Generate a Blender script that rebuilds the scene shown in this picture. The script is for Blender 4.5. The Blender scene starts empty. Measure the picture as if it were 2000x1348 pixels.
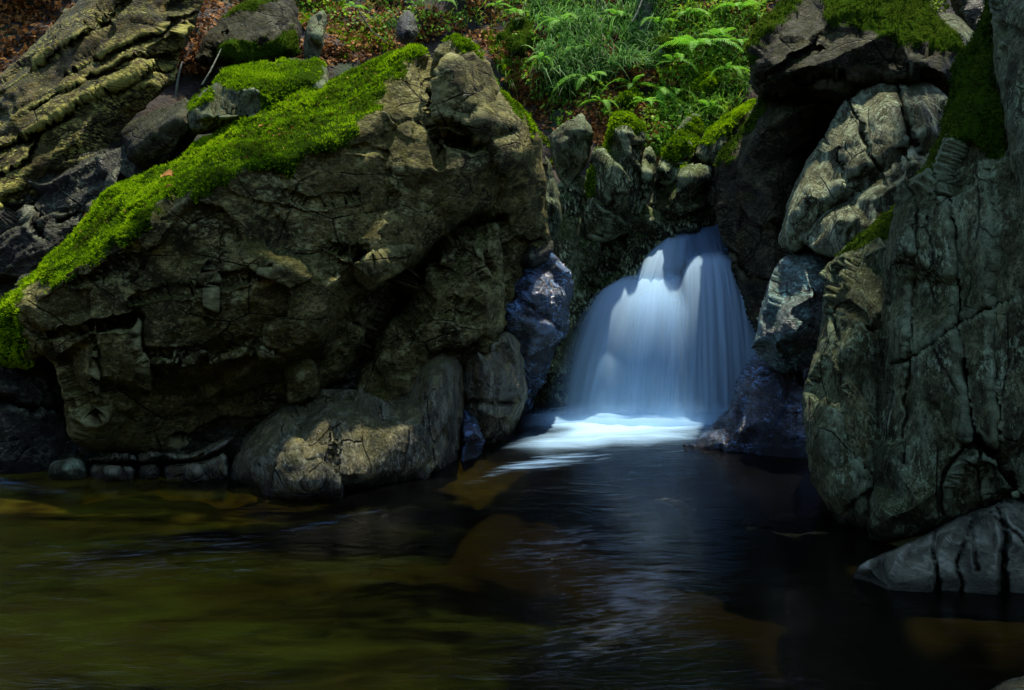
import bpy, math, random
import numpy as np
from mathutils import Vector
from mathutils.geometry import delaunay_2d_cdt

random.seed(7)
RNG = np.random.default_rng(11)
SC = bpy.context.scene
COL = SC.collection

# ------------------------------------------------------------------ camera, sky, sun
F = 1570.0; CX = 1000.0; HY = 480.0; H = 1.7      # pixels per unit at 1 m, column of the axis, row of the horizon, eye height
cam = bpy.data.cameras.new('camera'); camo = bpy.data.objects.new('camera', cam); COL.objects.link(camo)
camo.location = (0, 0, H); camo.rotation_euler = (math.radians(90), 0, 0)
cam.sensor_width = 36; cam.lens = F/2000*36; cam.shift_y = -(674-HY)/2000; cam.clip_start = .05; cam.clip_end = 400
SC.camera = camo

SUN = Vector((.16, .15, .97)).normalized()
w = bpy.data.worlds.new('World'); SC.world = w; w.use_nodes = True
nt = w.node_tree; nt.nodes.clear()
sky = nt.nodes.new('ShaderNodeTexSky'); sky.sky_type = 'NISHITA'; sky.sun_disc = False
sky.sun_elevation = math.asin(SUN.z); sky.sun_rotation = math.atan2(SUN.x, SUN.y)
sky.air_density = 1.0; sky.dust_density = .4; sky.ozone_density = 1.0
bg = nt.nodes.new('ShaderNodeBackground'); bg.inputs['Strength'].default_value = .15
wo = nt.nodes.new('ShaderNodeOutputWorld')
nt.links.new(sky.outputs[0], bg.inputs[0]); nt.links.new(bg.outputs[0], wo.inputs[0])
sl = bpy.data.lights.new('sun', 'SUN'); sl.energy = 2.8; sl.angle = math.radians(1.2); sl.color = (1, .93, .80)
so = bpy.data.objects.new('sun', sl); COL.objects.link(so); so.location = (0, 0, 20)
so.rotation_euler = SUN.to_track_quat('Z', 'Y').to_euler()
SC.view_settings.view_transform = 'Standard'; SC.view_settings.look = 'None'
SC.view_settings.exposure = 1.55; SC.view_settings.gamma = 1.0
SC.cycles.use_denoising = True
SC.cycles.max_bounces = 8; SC.cycles.transparent_max_bounces = 24; SC.cycles.diffuse_bounces = 3
SC.cycles.caustics_reflective = False; SC.cycles.caustics_refractive = False
SC.cycles.sample_clamp_indirect = 4.0

# ------------------------------------------------------------------ numpy noise
def _hash(x, y, z, s=0):
    h = (x.astype(np.int64)*73856093) ^ (y.astype(np.int64)*19349663) ^ (z.astype(np.int64)*83492791) ^ (s*2654435761)
    h = (h ^ (h >> 13)) & 0xffffffff
    h = (h*1274126177) & 0xffffffff
    h = (h ^ (h >> 16)) & 0xffffffff
    h = (h*2246822519) & 0xffffffff
    return ((h ^ (h >> 15)) & 0xffffff)/16777215.0
def vnoise(p, s=0):
    i = np.floor(p); f = p-i; f = f*f*(3-2*f); i = i.astype(np.int64)
    r = 0
    for a in (0, 1):
        wx = f[:, 0] if a else 1-f[:, 0]
        for b in (0, 1):
            wy = f[:, 1] if b else 1-f[:, 1]
            for c in (0, 1):
                wz = f[:, 2] if c else 1-f[:, 2]
                r = r + wx*wy*wz*_hash(i[:, 0]+a, i[:, 1]+b, i[:, 2]+c, s)
    return r*2-1
def fbm(p, oct=4, s=0, gain=.5):
    r = 0; a = 1.
    for k in range(oct):
        r = r+a*vnoise(p*(2.03**k), s+k*17); a *= gain
    return r
def facets(p, s=0, tilt=.8):
    """chipped-rock relief: every cell of a jittered lattice is its own little tilted plane"""
    i = np.floor(p).astype(np.int64)
    best = np.full(len(p), 1e9); val = np.zeros(len(p)); sec = np.full(len(p), 1e9)
    for a in (-1, 0, 1):
        for b in (-1, 0, 1):
            for c in (-1, 0, 1):
                q = i+np.array([a, b, c])
                fx = q[:, 0]+_hash(q[:, 0], q[:, 1], q[:, 2], s+1)
                fy = q[:, 1]+_hash(q[:, 0], q[:, 1], q[:, 2], s+2)
                fz = q[:, 2]+_hash(q[:, 0], q[:, 1], q[:, 2], s+3)
                dx, dy, dz = p[:, 0]-fx, p[:, 1]-fy, p[:, 2]-fz
                d = dx*dx+dy*dy+dz*dz
                v = (_hash(q[:, 0], q[:, 1], q[:, 2], s+4)-.5) + tilt*(
                    dx*(_hash(q[:, 0], q[:, 1], q[:, 2], s+5)-.5)*2+dy*(_hash(q[:, 0], q[:, 1], q[:, 2], s+6)-.5)*2+dz*(_hash(q[:, 0], q[:, 1], q[:, 2], s+7)-.5)*2)
                nb = d < best
                sec = np.where(nb, best, np.minimum(sec, d)); val = np.where(nb, v, val); best = np.where(nb, d, best)
    edge = np.clip((np.sqrt(sec)-np.sqrt(best))/.09, 0, 1)
    return val - .18*(1-edge)
def unproj(px, py, Y): return np.stack([(px-CX)/F*Y, Y, H+(HY-py)/F*Y], -1)
def at(px, py, Y): return Vector(((px-CX)/F*Y, Y, H+(HY-py)/F*Y))
def wd(py): return H*F/(py-HY)        # distance of the water surface seen at a row

# ------------------------------------------------------------------ materials
class NB:
    def __init__(s, name):
        s.m = bpy.data.materials.new(name); s.m.use_nodes = True; s.t = s.m.node_tree; s.t.nodes.clear()
        s.out = s.n('ShaderNodeOutputMaterial')
    def n(s, t, **k):
        o = s.t.nodes.new(t)
        for a, b in k.items():
            if a.startswith('i_'):
                key = a[2:]; key = int(key) if key.isdigit() else key.replace('_', ' ')
                o.inputs[key].default_value = b
            else: setattr(o, a, b)
        return o
    def l(s, a, b): s.t.links.new(a, b)
    def noise(s, vec, scale, detail=6, rough=.6, dist=0):
        o = s.n('ShaderNodeTexNoise', i_Scale=scale, i_Detail=detail, i_Roughness=rough, i_Distortion=dist)
        if vec is not None: s.l(vec, o.inputs['Vector'])
        return o.outputs['Fac']
    def ramp(s, fac, a, b, va=0., vb=1.):
        o = s.n('ShaderNodeMapRange', i_1=a, i_2=b, i_3=va, i_4=vb); o.interpolation_type = 'SMOOTHSTEP'
        s.l(fac, o.inputs[0]); return o.outputs[0]
    def mix(s, fac, a, b):
        o = s.n('ShaderNodeMix', data_type='RGBA')
        if isinstance(fac, (int, float)): o.inputs[0].default_value = fac
        else: s.l(fac, o.inputs[0])
        for v, i in ((a, 6), (b, 7)):
            if isinstance(v, tuple): o.inputs[i].default_value = (*v, 1)
            else: s.l(v, o.inputs[i])
        return o.outputs[2]
    def math(s, op, a, b=None):
        o = s.n('ShaderNodeMath', operation=op)
        for v, i in ((a, 0), (b, 1)):
            if v is None: continue
            if isinstance(v, (int, float)): o.inputs[i].default_value = v
            else: s.l(v, o.inputs[i])
        return o.outputs[0]
    def pos(s, scale=(1, 1, 1), rot=(0, 0, 0)):
        g = s.n('ShaderNodeNewGeometry'); mp = s.n('ShaderNodeMapping'); s.l(g.outputs['Position'], mp.inputs['Vector'])
        mp.inputs['Scale'].default_value = scale; mp.inputs['Rotation'].default_value = rot
        return mp.outputs[0]
    def attr(s, name): return s.n('ShaderNodeAttribute', attribute_name=name).outputs['Fac']

def rock_mat(name, dark, mid, light, lichen=(.35, .38, .25), lich=.5, algae=(.05, .07, .012), alg=.5, rough=(.5, .85), streak=0., spec=.12, bump=1., rot=(0, 0, 0), iron=0., grain=(1, 1, 1.7), grit=1., joint=1.):
    b = NB(name); dd = tuple(v*.4 for v in dark)
    P = b.pos(rot=rot); PS = b.pos(scale=(9, 9, 1.2)); PL = b.pos(scale=grain, rot=rot)
    n1 = b.noise(P, 1.3, 8, .62, .3); n2 = b.noise(PL, 4.5, 9, .68, .3); n4 = b.noise(P, 2.3, 5, .6); n5 = b.noise(P, 3.1, 6, .65, .5)
    n3 = b.noise(PL, 21, 5, .7, .3); n6 = b.noise(PL, 11, 7, .74, .4); n7 = b.noise(PL, 36, 4, .75)
    c = b.mix(b.ramp(n1, .38, .62), dark, mid)
    c = b.mix(b.ramp(n2, .48, .66), c, light)
    c = b.mix(b.ramp(n2, .30, .46, 1, 0), c, dark)
    if iron: c = b.mix(b.math('MULTIPLY', b.ramp(n5, .55, .72), iron), c, (.20, .08, .015))
    if streak:
        ns = b.noise(PS, 1.0, 7, .6, .2)
        c = b.mix(b.math('MULTIPLY', b.ramp(ns, .5, .64), streak), c, lichen)
    c = b.mix(b.math('MULTIPLY', b.ramp(n6, .40, .52, 1, 0), 0.5*grit), c, dd)
    lm = b.math('MULTIPLY', b.ramp(n3, .51, .60), b.ramp(n4, .45, .58))
    c = b.mix(b.math('MULTIPLY', lm, lich), c, lichen)
    g = b.n('ShaderNodeNewGeometry'); sx = b.n('ShaderNodeSeparateXYZ'); b.l(g.outputs['Normal'], sx.inputs[0])
    up = b.ramp(b.math('ADD', sx.outputs[2], b.math('MULTIPLY', b.math('SUBTRACT', n5, .5), 2.2)), .1, .75)
    c = b.mix(b.math('MULTIPLY', up, alg), c, algae)
    c = b.mix(b.math('MULTIPLY', b.ramp(n7, .36, .50, 1, 0), .8*grit), c, dd)
    c = b.mix(b.math('MULTIPLY', b.ramp(n7, .58, .68), .55*grit), c, lichen)
    wp = b.n('ShaderNodeVectorMath', operation='MULTIPLY_ADD'); nc = b.n('ShaderNodeTexNoise', i_Scale=2.6, i_Detail=5); b.l(P, nc.inputs['Vector'])
    b.l(nc.outputs['Color'], wp.inputs[0]); wp.inputs[1].default_value = (.13, .13, .13); b.l(PL, wp.inputs[2])
    vo = b.n('ShaderNodeTexVoronoi', feature='DISTANCE_TO_EDGE', i_Scale=1.9); b.l(wp.outputs[0], vo.inputs['Vector'])
    jl = b.math('MULTIPLY', b.ramp(vo.outputs['Distance'], .0, .022, 1, 0), b.ramp(n4, .42, .56, 0, joint))
    c = b.mix(b.math('MULTIPLY', jl, .8), c, dd)
    pt = b.n('ShaderNodeNewGeometry').outputs['Pointiness']
    c = b.mix(b.math('MULTIPLY', b.ramp(pt, .515, .60), .45), c, lichen)  # lichen tone on convex edges, doubling as painted edge light
    mo = b.attr('moss')
    c = b.mix(b.ramp(b.math('ADD', mo, b.math('MULTIPLY', b.math('SUBTRACT', n3, .5), .8)), .35, .6), c, (.030, .062, .004))
    sp = b.n('ShaderNodeSeparateXYZ'); b.l(b.n('ShaderNodeNewGeometry').outputs['Position'], sp.inputs[0])      # soaked band along the waterline
    wet = b.ramp(b.math('ADD', sp.outputs[2], b.math('MULTIPLY', b.math('SUBTRACT', n5, .5), .22)), .03, .11, 1, 0)
    c = b.mix(b.math('MULTIPLY', wet, .8), c, dd)
    bs = b.n('ShaderNodeBsdfPrincipled'); b.l(c, bs.inputs['Base Color'])
    r = b.ramp(b.noise(P, 9, 5, .65), .35, .65, *rough); r = b.math('MULTIPLY', r, b.ramp(wet, 0, 1, 1, .4)); b.l(r, bs.inputs['Roughness'])
    b.l(b.ramp(mo, .2, .6, spec, 0), bs.inputs['Specular IOR Level'])
    hgt = b.math('ADD', b.math('MULTIPLY', n6, 1.1), b.math('MULTIPLY', n7, .45))
    hgt = b.math('SUBTRACT', b.math('ADD', hgt, b.math('MULTIPLY', n2, 1.0)), b.math('MULTIPLY', jl, .9))
    bp = b.n('ShaderNodeBump', i_Strength=1.0, i_Distance=.036*bump); b.l(hgt, bp.inputs['Height']); b.l(bp.outputs[0], bs.inputs['Normal'])
    b.l(bs.outputs[0], b.out.inputs[0]); return b.m

M = {}
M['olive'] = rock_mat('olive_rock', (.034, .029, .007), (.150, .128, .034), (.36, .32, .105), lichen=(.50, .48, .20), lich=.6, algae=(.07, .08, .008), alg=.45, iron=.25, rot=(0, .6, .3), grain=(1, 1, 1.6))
M['shade'] = rock_mat('shade_olive_rock', (.008, .007, .003), (.026, .022, .009), (.075, .066, .03), lichen=(.17, .17, .09), lich=.5, algae=(.03, .036, .003), alg=.5, iron=.2, rot=(0, -.5, .2), grain=(1, 1, 1.6))  # olive rock darkened in colour to stand for shade on the top-right boulder
M['cliff'] = rock_mat('strata_cliff_rock', (.012, .009, .003), (.060, .044, .012), (.20, .15, .05), lichen=(.60, .56, .12), lich=.8, algae=(.05, .06, .006), alg=.35, rot=(0, math.radians(28), 0), iron=.5, grain=(1, 1, 2.2))
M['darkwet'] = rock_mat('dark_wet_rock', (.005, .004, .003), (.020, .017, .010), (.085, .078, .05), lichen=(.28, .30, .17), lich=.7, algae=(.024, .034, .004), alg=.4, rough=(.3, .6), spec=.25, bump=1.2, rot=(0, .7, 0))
M['wetglint'] = rock_mat('wet_painted_glint_rock', (.004, .004, .005), (.014, .015, .020), (.06, .09, .14), lichen=(.28, .52, .90), lich=.9, alg=.02, rough=(.12, .3), spec=.8, bump=.9, iron=.2, grit=.35, rot=(0, .8, 0), grain=(1, 1, 2.2))  # blue sky glints painted in through the light and lichen colours
M['grey'] = rock_mat('grey_green_rock', (.024, .025, .010), (.090, .090, .038), (.22, .23, .105), lichen=(.38, .48, .26), lich=.8, alg=.35, streak=.3, grain=(1.7, 1.7, .8))
M['lichen'] = rock_mat('lichen_rock', (.035, .032, .014), (.15, .145, .075), (.32, .33, .18), lichen=(.50, .60, .36), lich=.9, alg=.3, streak=.7, grain=(1.8, 1.8, .7))
M['gleam'] = rock_mat('wet_painted_gleam_rock', (.018, .022, .016), (.06, .09, .07), (.20, .34, .29), lichen=(.40, .72, .60), lich=.9, alg=.2, rough=(.16, .45), spec=.55, bump=.8)  # blue-green sky sheen painted into the light and lichen colours
M['low'] = rock_mat('pool_rock', (.030, .024, .007), (.12, .100, .028), (.28, .24, .085), lichen=(.46, .45, .29), lich=.6, algae=(.10, .10, .015), alg=.35, rough=(.2, .55), spec=.5, grain=(1.6, 1.6, .8), streak=.4)
M['speck'] = rock_mat('speckled_mossy_rock', (.012, .012, .005), (.050, .050, .018), (.15, .16, .07), lichen=(.52, .62, .34), lich=1., algae=(.05, .085, .006), alg=.6, grain=(1.6, 1.6, .7), rot=(0, .5, 0))
M['pale'] = rock_mat('pale_ledge_rock', (.050, .050, .032), (.12, .124, .080), (.20, .21, .14), lichen=(.3, .33, .23), lich=.3, alg=.05, rough=(.5, .8), bump=.4, grit=.45, joint=0.)

def leaf_mat(name, cols, rough=.5, trans=.35, spec=.4):
    b = NB(name)
    a = b.n('ShaderNodeAttribute', attribute_name='tint').outputs['Fac']
    c = b.mix(b.ramp(a, 0, .5), cols[0], cols[1]); c = b.mix(b.ramp(a, .5, 1), c, cols[2])
    bs = b.n('ShaderNodeBsdfPrincipled'); b.l(c, bs.inputs['Base Color']); bs.inputs['Roughness'].default_value = rough
    bs.inputs['Specular IOR Level'].default_value = spec
    tr = b.n('ShaderNodeBsdfTranslucent'); b.l(c, tr.inputs[0])
    mx = b.n('ShaderNodeMixShader'); mx.inputs[0].default_value = trans
    b.l(bs.outputs[0], mx.inputs[1]); b.l(tr.outputs[0], mx.inputs[2]); b.l(mx.outputs[0], b.out.inputs[0]); return b.m
M['moss'] = leaf_mat('moss_tufts', ((.050, .075, .006), (.14, .28, .003), (.33, .50, .008)), .8, .35, 0.)
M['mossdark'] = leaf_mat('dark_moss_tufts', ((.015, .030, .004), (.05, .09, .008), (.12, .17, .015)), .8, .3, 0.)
M['fern'] = leaf_mat('fern_green', ((.05, .20, .015), (.12, .42, .03), (.27, .52, .025)), .55, .45, .15)
M['grass'] = leaf_mat('woodrush_green', ((.03, .09, .012), (.09, .23, .04), (.24, .42, .12)), .5, .45, .15)
M['herb'] = leaf_mat('herb_green', ((.04, .12, .010), (.12, .28, .02), (.32, .46, .03)), .55, .4, .15)
M['litter'] = leaf_mat('dead_leaf_brown', ((.05, .022, .008), (.18, .072, .018), (.36, .17, .045)), .7, .15, .08)
M['bark'] = rock_mat('bark', (.012, .009, .006), (.05, .038, .025), (.1, .08, .05), lich=.2, alg=.3, streak=.2, spec=.2)

def soil_mat():
    b = NB('woodland_soil'); P = b.pos()
    c = b.mix(b.ramp(b.noise(P, 3, 7), .35, .65), (.010, .008, .004), (.045, .028, .012))
    c = b.mix(b.ramp(b.noise(P, 1.3, 6, .65), .52, .66), c, (.022, .045, .008))
    bs = b.n('ShaderNodeBsdfPrincipled', i_Roughness=.9); b.l(c, bs.inputs['Base Color'])
    bp = b.n('ShaderNodeBump', i_Strength=1., i_Distance=.06); b.l(b.noise(P, 18, 8, .7), bp.inputs['Height']); b.l(bp.outputs[0], bs.inputs['Normal'])
    b.l(bs.outputs[0], b.out.inputs[0]); return b.m
M['soil'] = soil_mat()

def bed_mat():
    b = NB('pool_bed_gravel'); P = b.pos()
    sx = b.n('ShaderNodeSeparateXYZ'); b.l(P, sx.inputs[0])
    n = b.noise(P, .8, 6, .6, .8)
    bed_glow = b.ramp(b.math('ADD', n, b.math('MULTIPLY', sx.outputs[0], -.11)), .46, .78)  # bed painted lighter olive towards the left in place of sunlight
    c = b.mix(bed_glow, (.012, .011, .002), (.14, .142, .010))
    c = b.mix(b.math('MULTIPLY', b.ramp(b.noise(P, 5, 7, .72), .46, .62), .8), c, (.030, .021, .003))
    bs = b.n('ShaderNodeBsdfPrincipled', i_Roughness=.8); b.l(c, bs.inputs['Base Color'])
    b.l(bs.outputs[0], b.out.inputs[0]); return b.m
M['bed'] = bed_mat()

def water_mat():
    b = NB('pool_water')
    P = b.pos(scale=(1.0, 2.6, 1)); P2 = b.pos(scale=(1, 1.6, 1)); PF = b.pos(scale=(.55, 1.5, 1), rot=(0, 0, -.18)); P0 = b.pos()
    h = b.math('ADD', b.noise(P, 2.4, 3, .5, 1.2), b.math('MULTIPLY', b.noise(P, 14, 4, .6, .8), .22))
    h = b.math('MULTIPLY', h, b.ramp(b.noise(P2, .55, 3, .5, .4), .35, .62, .35, 1.3))
    bp = b.n('ShaderNodeBump', i_Strength=1., i_Distance=.008); b.l(h, bp.inputs['Height'])
    fr = b.n('ShaderNodeFresnel', i_IOR=1.34); b.l(bp.outputs[0], fr.inputs['Normal'])
    gl = b.n('ShaderNodeBsdfGlossy', i_Roughness=.16); b.l(bp.outputs[0], gl.inputs['Normal'])
    # peaty water: clear and dark in the deep channel, with an olive sun glow painted into the shallow left side
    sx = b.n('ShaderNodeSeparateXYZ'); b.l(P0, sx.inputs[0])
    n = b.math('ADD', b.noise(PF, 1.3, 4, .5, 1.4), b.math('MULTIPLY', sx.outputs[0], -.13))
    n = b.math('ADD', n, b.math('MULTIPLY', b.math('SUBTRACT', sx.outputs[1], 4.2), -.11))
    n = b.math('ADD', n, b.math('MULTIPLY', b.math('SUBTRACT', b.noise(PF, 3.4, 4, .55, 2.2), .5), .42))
    olive_glow = b.ramp(n, .48, .94, 0, .8)
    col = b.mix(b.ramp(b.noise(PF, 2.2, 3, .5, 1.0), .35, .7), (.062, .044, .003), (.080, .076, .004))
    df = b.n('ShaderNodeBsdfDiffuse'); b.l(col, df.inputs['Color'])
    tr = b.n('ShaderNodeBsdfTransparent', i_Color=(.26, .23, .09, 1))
    body = b.n('ShaderNodeMixShader'); b.l(olive_glow, body.inputs[0]); b.l(tr.outputs[0], body.inputs[1]); b.l(df.outputs[0], body.inputs[2])
    mx = b.n('ShaderNodeMixShader'); b.l(fr.outputs[0], mx.inputs[0]); b.l(body.outputs[0], mx.inputs[1]); b.l(gl.outputs[0], mx.inputs[2])
    b.l(mx.outputs[0], b.out.inputs[0]); return b.m
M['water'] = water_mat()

def white_mat(name, uvscale, thr, col, dens=1., trans=.4, bump=.02, contrast=2.2, warp=.25):
    """streaming white water: streaks along the flow (uv.y), thin where 'dens' (vertex attribute) is low"""
    b = NB(name)
    uv = b.n('ShaderNodeUVMap', uv_map='flow').outputs[0]
    mp = b.n('ShaderNodeMapping'); b.l(uv, mp.inputs['Vector']); mp.inputs['Scale'].default_value = (*uvscale, 1)
    s1 = b.noise(mp.outputs[0], 1, 5, .55, warp)
    mp2 = b.n('ShaderNodeMapping'); b.l(uv, mp2.inputs['Vector']); mp2.inputs['Scale'].default_value = (uvscale[0]*4.5, uvscale[1]*1.4, 1)
    s2 = b.noise(mp2.outputs[0], 1, 4, .6, warp*.6)
    st = b.math('ADD', b.math('MULTIPLY', s1, .72), b.math('MULTIPLY', s2, .28))
    d = b.attr('dens')
    a = b.ramp(b.math('ADD', b.math('MULTIPLY', b.math('SUBTRACT', st, .5), contrast), b.math('MULTIPLY', b.math('SUBTRACT', d, .5), 2.)), thr[0], thr[1], 0, dens)
    a = b.math('MULTIPLY', a, b.ramp(d, 0.0, .5))
    df = b.n('ShaderNodeBsdfDiffuse', i_Color=(*col, 1)); tl = b.n('ShaderNodeBsdfTranslucent', i_Color=(*col, 1))
    bp = b.n('ShaderNodeBump', i_Strength=.6, i_Distance=bump); b.l(st, bp.inputs['Height']); b.l(bp.outputs[0], df.inputs['Normal'])
    mx = b.n('ShaderNodeMixShader', i_0=trans); b.l(df.outputs[0], mx.inputs[1]); b.l(tl.outputs[0], mx.inputs[2])
    tp = b.n('ShaderNodeBsdfTransparent'); m2 = b.n('ShaderNodeMixShader'); b.l(a, m2.inputs[0]); b.l(tp.outputs[0], m2.inputs[1]); b.l(mx.outputs[0], m2.inputs[2])
    b.l(m2.outputs[0], b.out.inputs[0]); return b.m
M['fall'] = white_mat('falling_white_water', (6, .30), (-1.05, .95), (.54, .78, .98), .97, .45, .004, 1.7)
M['spray'] = white_mat('soft_spray', (1.6, .8), (-.9, 1.2), (.52, .76, .97), .8, .4, .004, .9)
M['foam'] = white_mat('plunge_foam', (4.5, 1.1), (-.8, 1.1), (.46, .72, .95), .86, .2, .02, 2.0, .6)
M['streaks'] = white_mat('drifting_foam', (12, 2.2), (-.1, 1.4), (.36, .60, .88), .58, .2, .003, 3.4, 1.3)
M['wisps'] = white_mat('faint_foam_wisps', (22, 4.5), (-.1, 1.3), (.44, .47, .48), .36, .2, .002, 3.6, 1.6)

# ------------------------------------------------------------------ objects
def tag(o, label=None, cat=None, group=None, kind=None):
    for k, v in (('label', label), ('category', cat), ('group', group), ('kind', kind)):
        if v: o[k] = v
    return o
def add_mesh(name, V, faces, mat, parent=None, smooth=True, origin=None, attrs=None, uv=None, mats=None):
    V = np.asarray(V, dtype=np.float64); faces = np.asarray(faces, dtype=np.int32)
    if origin is None: origin = np.array([V[:, 0].mean(), V[:, 1].mean(), V[:, 2].min()])
    if parent is not None: origin = np.array(parent.location)
    me = bpy.data.meshes.new(name); k = faces.shape[1]
    me.vertices.add(len(V)); me.vertices.foreach_set('co', (V-origin).astype(np.float32).ravel())
    me.loops.add(faces.size); me.loops.foreach_set('vertex_index', faces.ravel())
    me.polygons.add(len(faces)); me.polygons.foreach_set('loop_start', np.arange(0, faces.size, k, dtype=np.int32))
    me.polygons.foreach_set('use_smooth', np.full(len(faces), smooth))
    if uv is not None:
        ul = me.uv_layers.new(name='flow'); ul.data.foreach_set('uv', np.asarray(uv, np.float32)[faces.ravel()].ravel())
    for an, av in (attrs or {}).items():
        a = me.attributes.new(an, 'FLOAT', 'POINT'); a.data.foreach_set('value', np.asarray(av, np.float32))
    me.update(calc_edges=True); me.validate()
    me.materials.append(mat)
    o = bpy.data.objects.new(name, me); COL.objects.link(o)
    if parent is not None: o.parent = parent
    else: o.location = origin
    return o
def empty(name, loc):
    o = bpy.data.objects.new(name, None); COL.objects.link(o); o.location = loc; o.empty_display_size = .1; return o

def inside(px, py, poly):
    r = np.zeros(px.shape, bool); n = len(poly)
    for i in range(n):
        x0, y0 = poly[i]; x1, y1 = poly[(i+1) % n]
        if y0 == y1: continue
        c = ((y0 > py) != (y1 > py)) & (px < (x1-x0)*(py-y0)/(y1-y0)+x0)
        r ^= c
    return r
def seg_dist(px, py, poly, closed=False):
    """distance to a polyline, and the nearest point"""
    best = np.full(px.shape, 1e9); bx = np.zeros(px.shape); by = np.zeros(px.shape); n = len(poly)
    for i in range(n if closed else n-1):
        x0, y0 = poly[i]; x1, y1 = poly[(i+1) % n]
        dx, dy = x1-x0, y1-y0; L = dx*dx+dy*dy+1e-9
        t = np.clip(((px-x0)*dx+(py-y0)*dy)/L, 0, 1)
        qx, qy = x0+t*dx, y0+t*dy; d = (px-qx)**2+(py-qy)**2
        m = d < best; best = np.where(m, d, best); bx = np.where(m, qx, bx); by = np.where(m, qy, by)
    return np.sqrt(best), bx, by
def seg_side(px, py, poly):
    """which side of a polyline a point is on, fading to nothing at the line's two ends"""
    best = np.full(px.shape, 1e9); sd = np.zeros(px.shape); P = np.array(poly); L = np.concatenate([[0], np.cumsum(np.hypot(*(P[1:]-P[:-1]).T))])
    for i in range(len(P)-1):
        x0, y0 = P[i]; dx, dy = P[i+1]-P[i]; t = np.clip(((px-x0)*dx+(py-y0)*dy)/(dx*dx+dy*dy+1e-9), 0, 1)
        d = (px-x0-t*dx)**2+(py-y0-t*dy)**2; u = (L[i]+t*(L[i+1]-L[i]))/L[-1]
        m = d < best; best = np.where(m, d, best)
        sd = np.where(m, np.sign((px-x0)*dy-(py-y0)*dx)*np.clip(np.minimum(u, 1-u)*4, 0, 1), sd)
    return sd
def roughen(pts, amp, seed, step=7.):
    out = []
    n = len(pts)
    cor = []
    for i in range(n):                       # one corner cut, then resample
        a = np.array(pts[i]); c = np.array(pts[(i+1) % n]); cor += [a*.8+c*.2, a*.2+c*.8]
    n = len(cor)
    for i in range(n):
        a, c = cor[i], cor[(i+1) % n]; L = np.hypot(*(c-a)[:2]); k = max(1, int(L/step))
        for j in range(k): out.append(a+(c-a)*j/k)
    o = np.array(out); p3 = np.stack([o[:, 0]/45, o[:, 1]/45, np.zeros(len(o))], 1)
    o[:, 0] += amp*fbm(p3, 4, seed, .6); o[:, 1] += amp*fbm(p3+9.3, 4, seed+5, .6)
    return o
def interp(P3, gx, gy):
    """depth over a triangulation of the surveyed points"""
    v = [Vector((p[0], p[1])) for p in P3]
    vv, _, ff, ov, _, _ = delaunay_2d_cdt(v, [], [], 0, 1e-4)
    z = [P3[o[0]][2] for o in ov]
    out = np.full(gx.shape, np.nan)
    for f in ff:
        (x0, y0), (x1, y1), (x2, y2) = vv[f[0]], vv[f[1]], vv[f[2]]
        det = (y1-y2)*(x0-x2)+(x2-x1)*(y0-y2)
        if abs(det) < 1e-6: continue
        bb = (gx >= min(x0, x1, x2)-.01) & (gx <= max(x0, x1, x2)+.01) & (gy >= min(y0, y1, y2)-.01) & (gy <= max(y0, y1, y2)+.01)
        X, Yv = gx[bb], gy[bb]
        a = ((y1-y2)*(X-x2)+(x2-x1)*(Yv-y2))/det; b = ((y2-y0)*(X-x2)+(x0-x2)*(Yv-y2))/det; c = 1-a-b
        ok = (a > -.001) & (b > -.001) & (c > -.001)
        idx = np.argwhere(bb)[ok]
        out[idx[:, 0], idx[:, 1]] = (a*z[f[0]]+b*z[f[1]]+c*z[f[2]])[ok]
    return out
def blur(A, mask, n):
    A = np.where(mask, A, 0); Wt = mask.astype(float)
    for _ in range(n):
        for ax in (0, 1):
            A = (np.roll(A, 1, ax)+A+np.roll(A, -1, ax))/3; Wt = (np.roll(Wt, 1, ax)+Wt+np.roll(Wt, -1, ax))/3
    return A/np.maximum(Wt, 1e-6)

def tufts(name, P, N, mat, parent, length=.018, width=.010, blades=5, tint=None, seed=1, lean=.8):
    """moss: little pointed leaves in clumps"""
    g = np.random.default_rng(seed); n = len(P)
    if n == 0: return None
    rp = lambda a: np.repeat(a, blades, 0)
    B = rp(P); Nn = rp(N); d = Nn+lean*g.normal(size=B.shape)*.6; d[:, 2] += .25; d /= np.linalg.norm(d, axis=1)[:, None]
    s = np.cross(d, g.normal(size=B.shape)); s /= np.linalg.norm(s, axis=1)[:, None]+1e-9
    L = length*(.5+g.random(len(B)))[:, None]; Wd = width*(.6+.8*g.random(len(B)))[:, None]
    B = B+g.normal(size=B.shape)*length*.25-Nn*length*.2
    V = np.stack([B-s*Wd*.5, B+s*Wd*.5, B+d*L], 1).reshape(-1, 3)
    Fc = np.arange(len(V)).reshape(-1, 3)
    ti = rp((tint if tint is not None else g.random(n))[:, None])[:, 0]+.18*g.normal(size=len(B))
    o = add_mesh(name, V, Fc, mat, parent, smooth=False, attrs={'tint': np.clip(np.repeat(ti, 3), 0, 1)})
    o['kind'] = 'stuff'; return o

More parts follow.
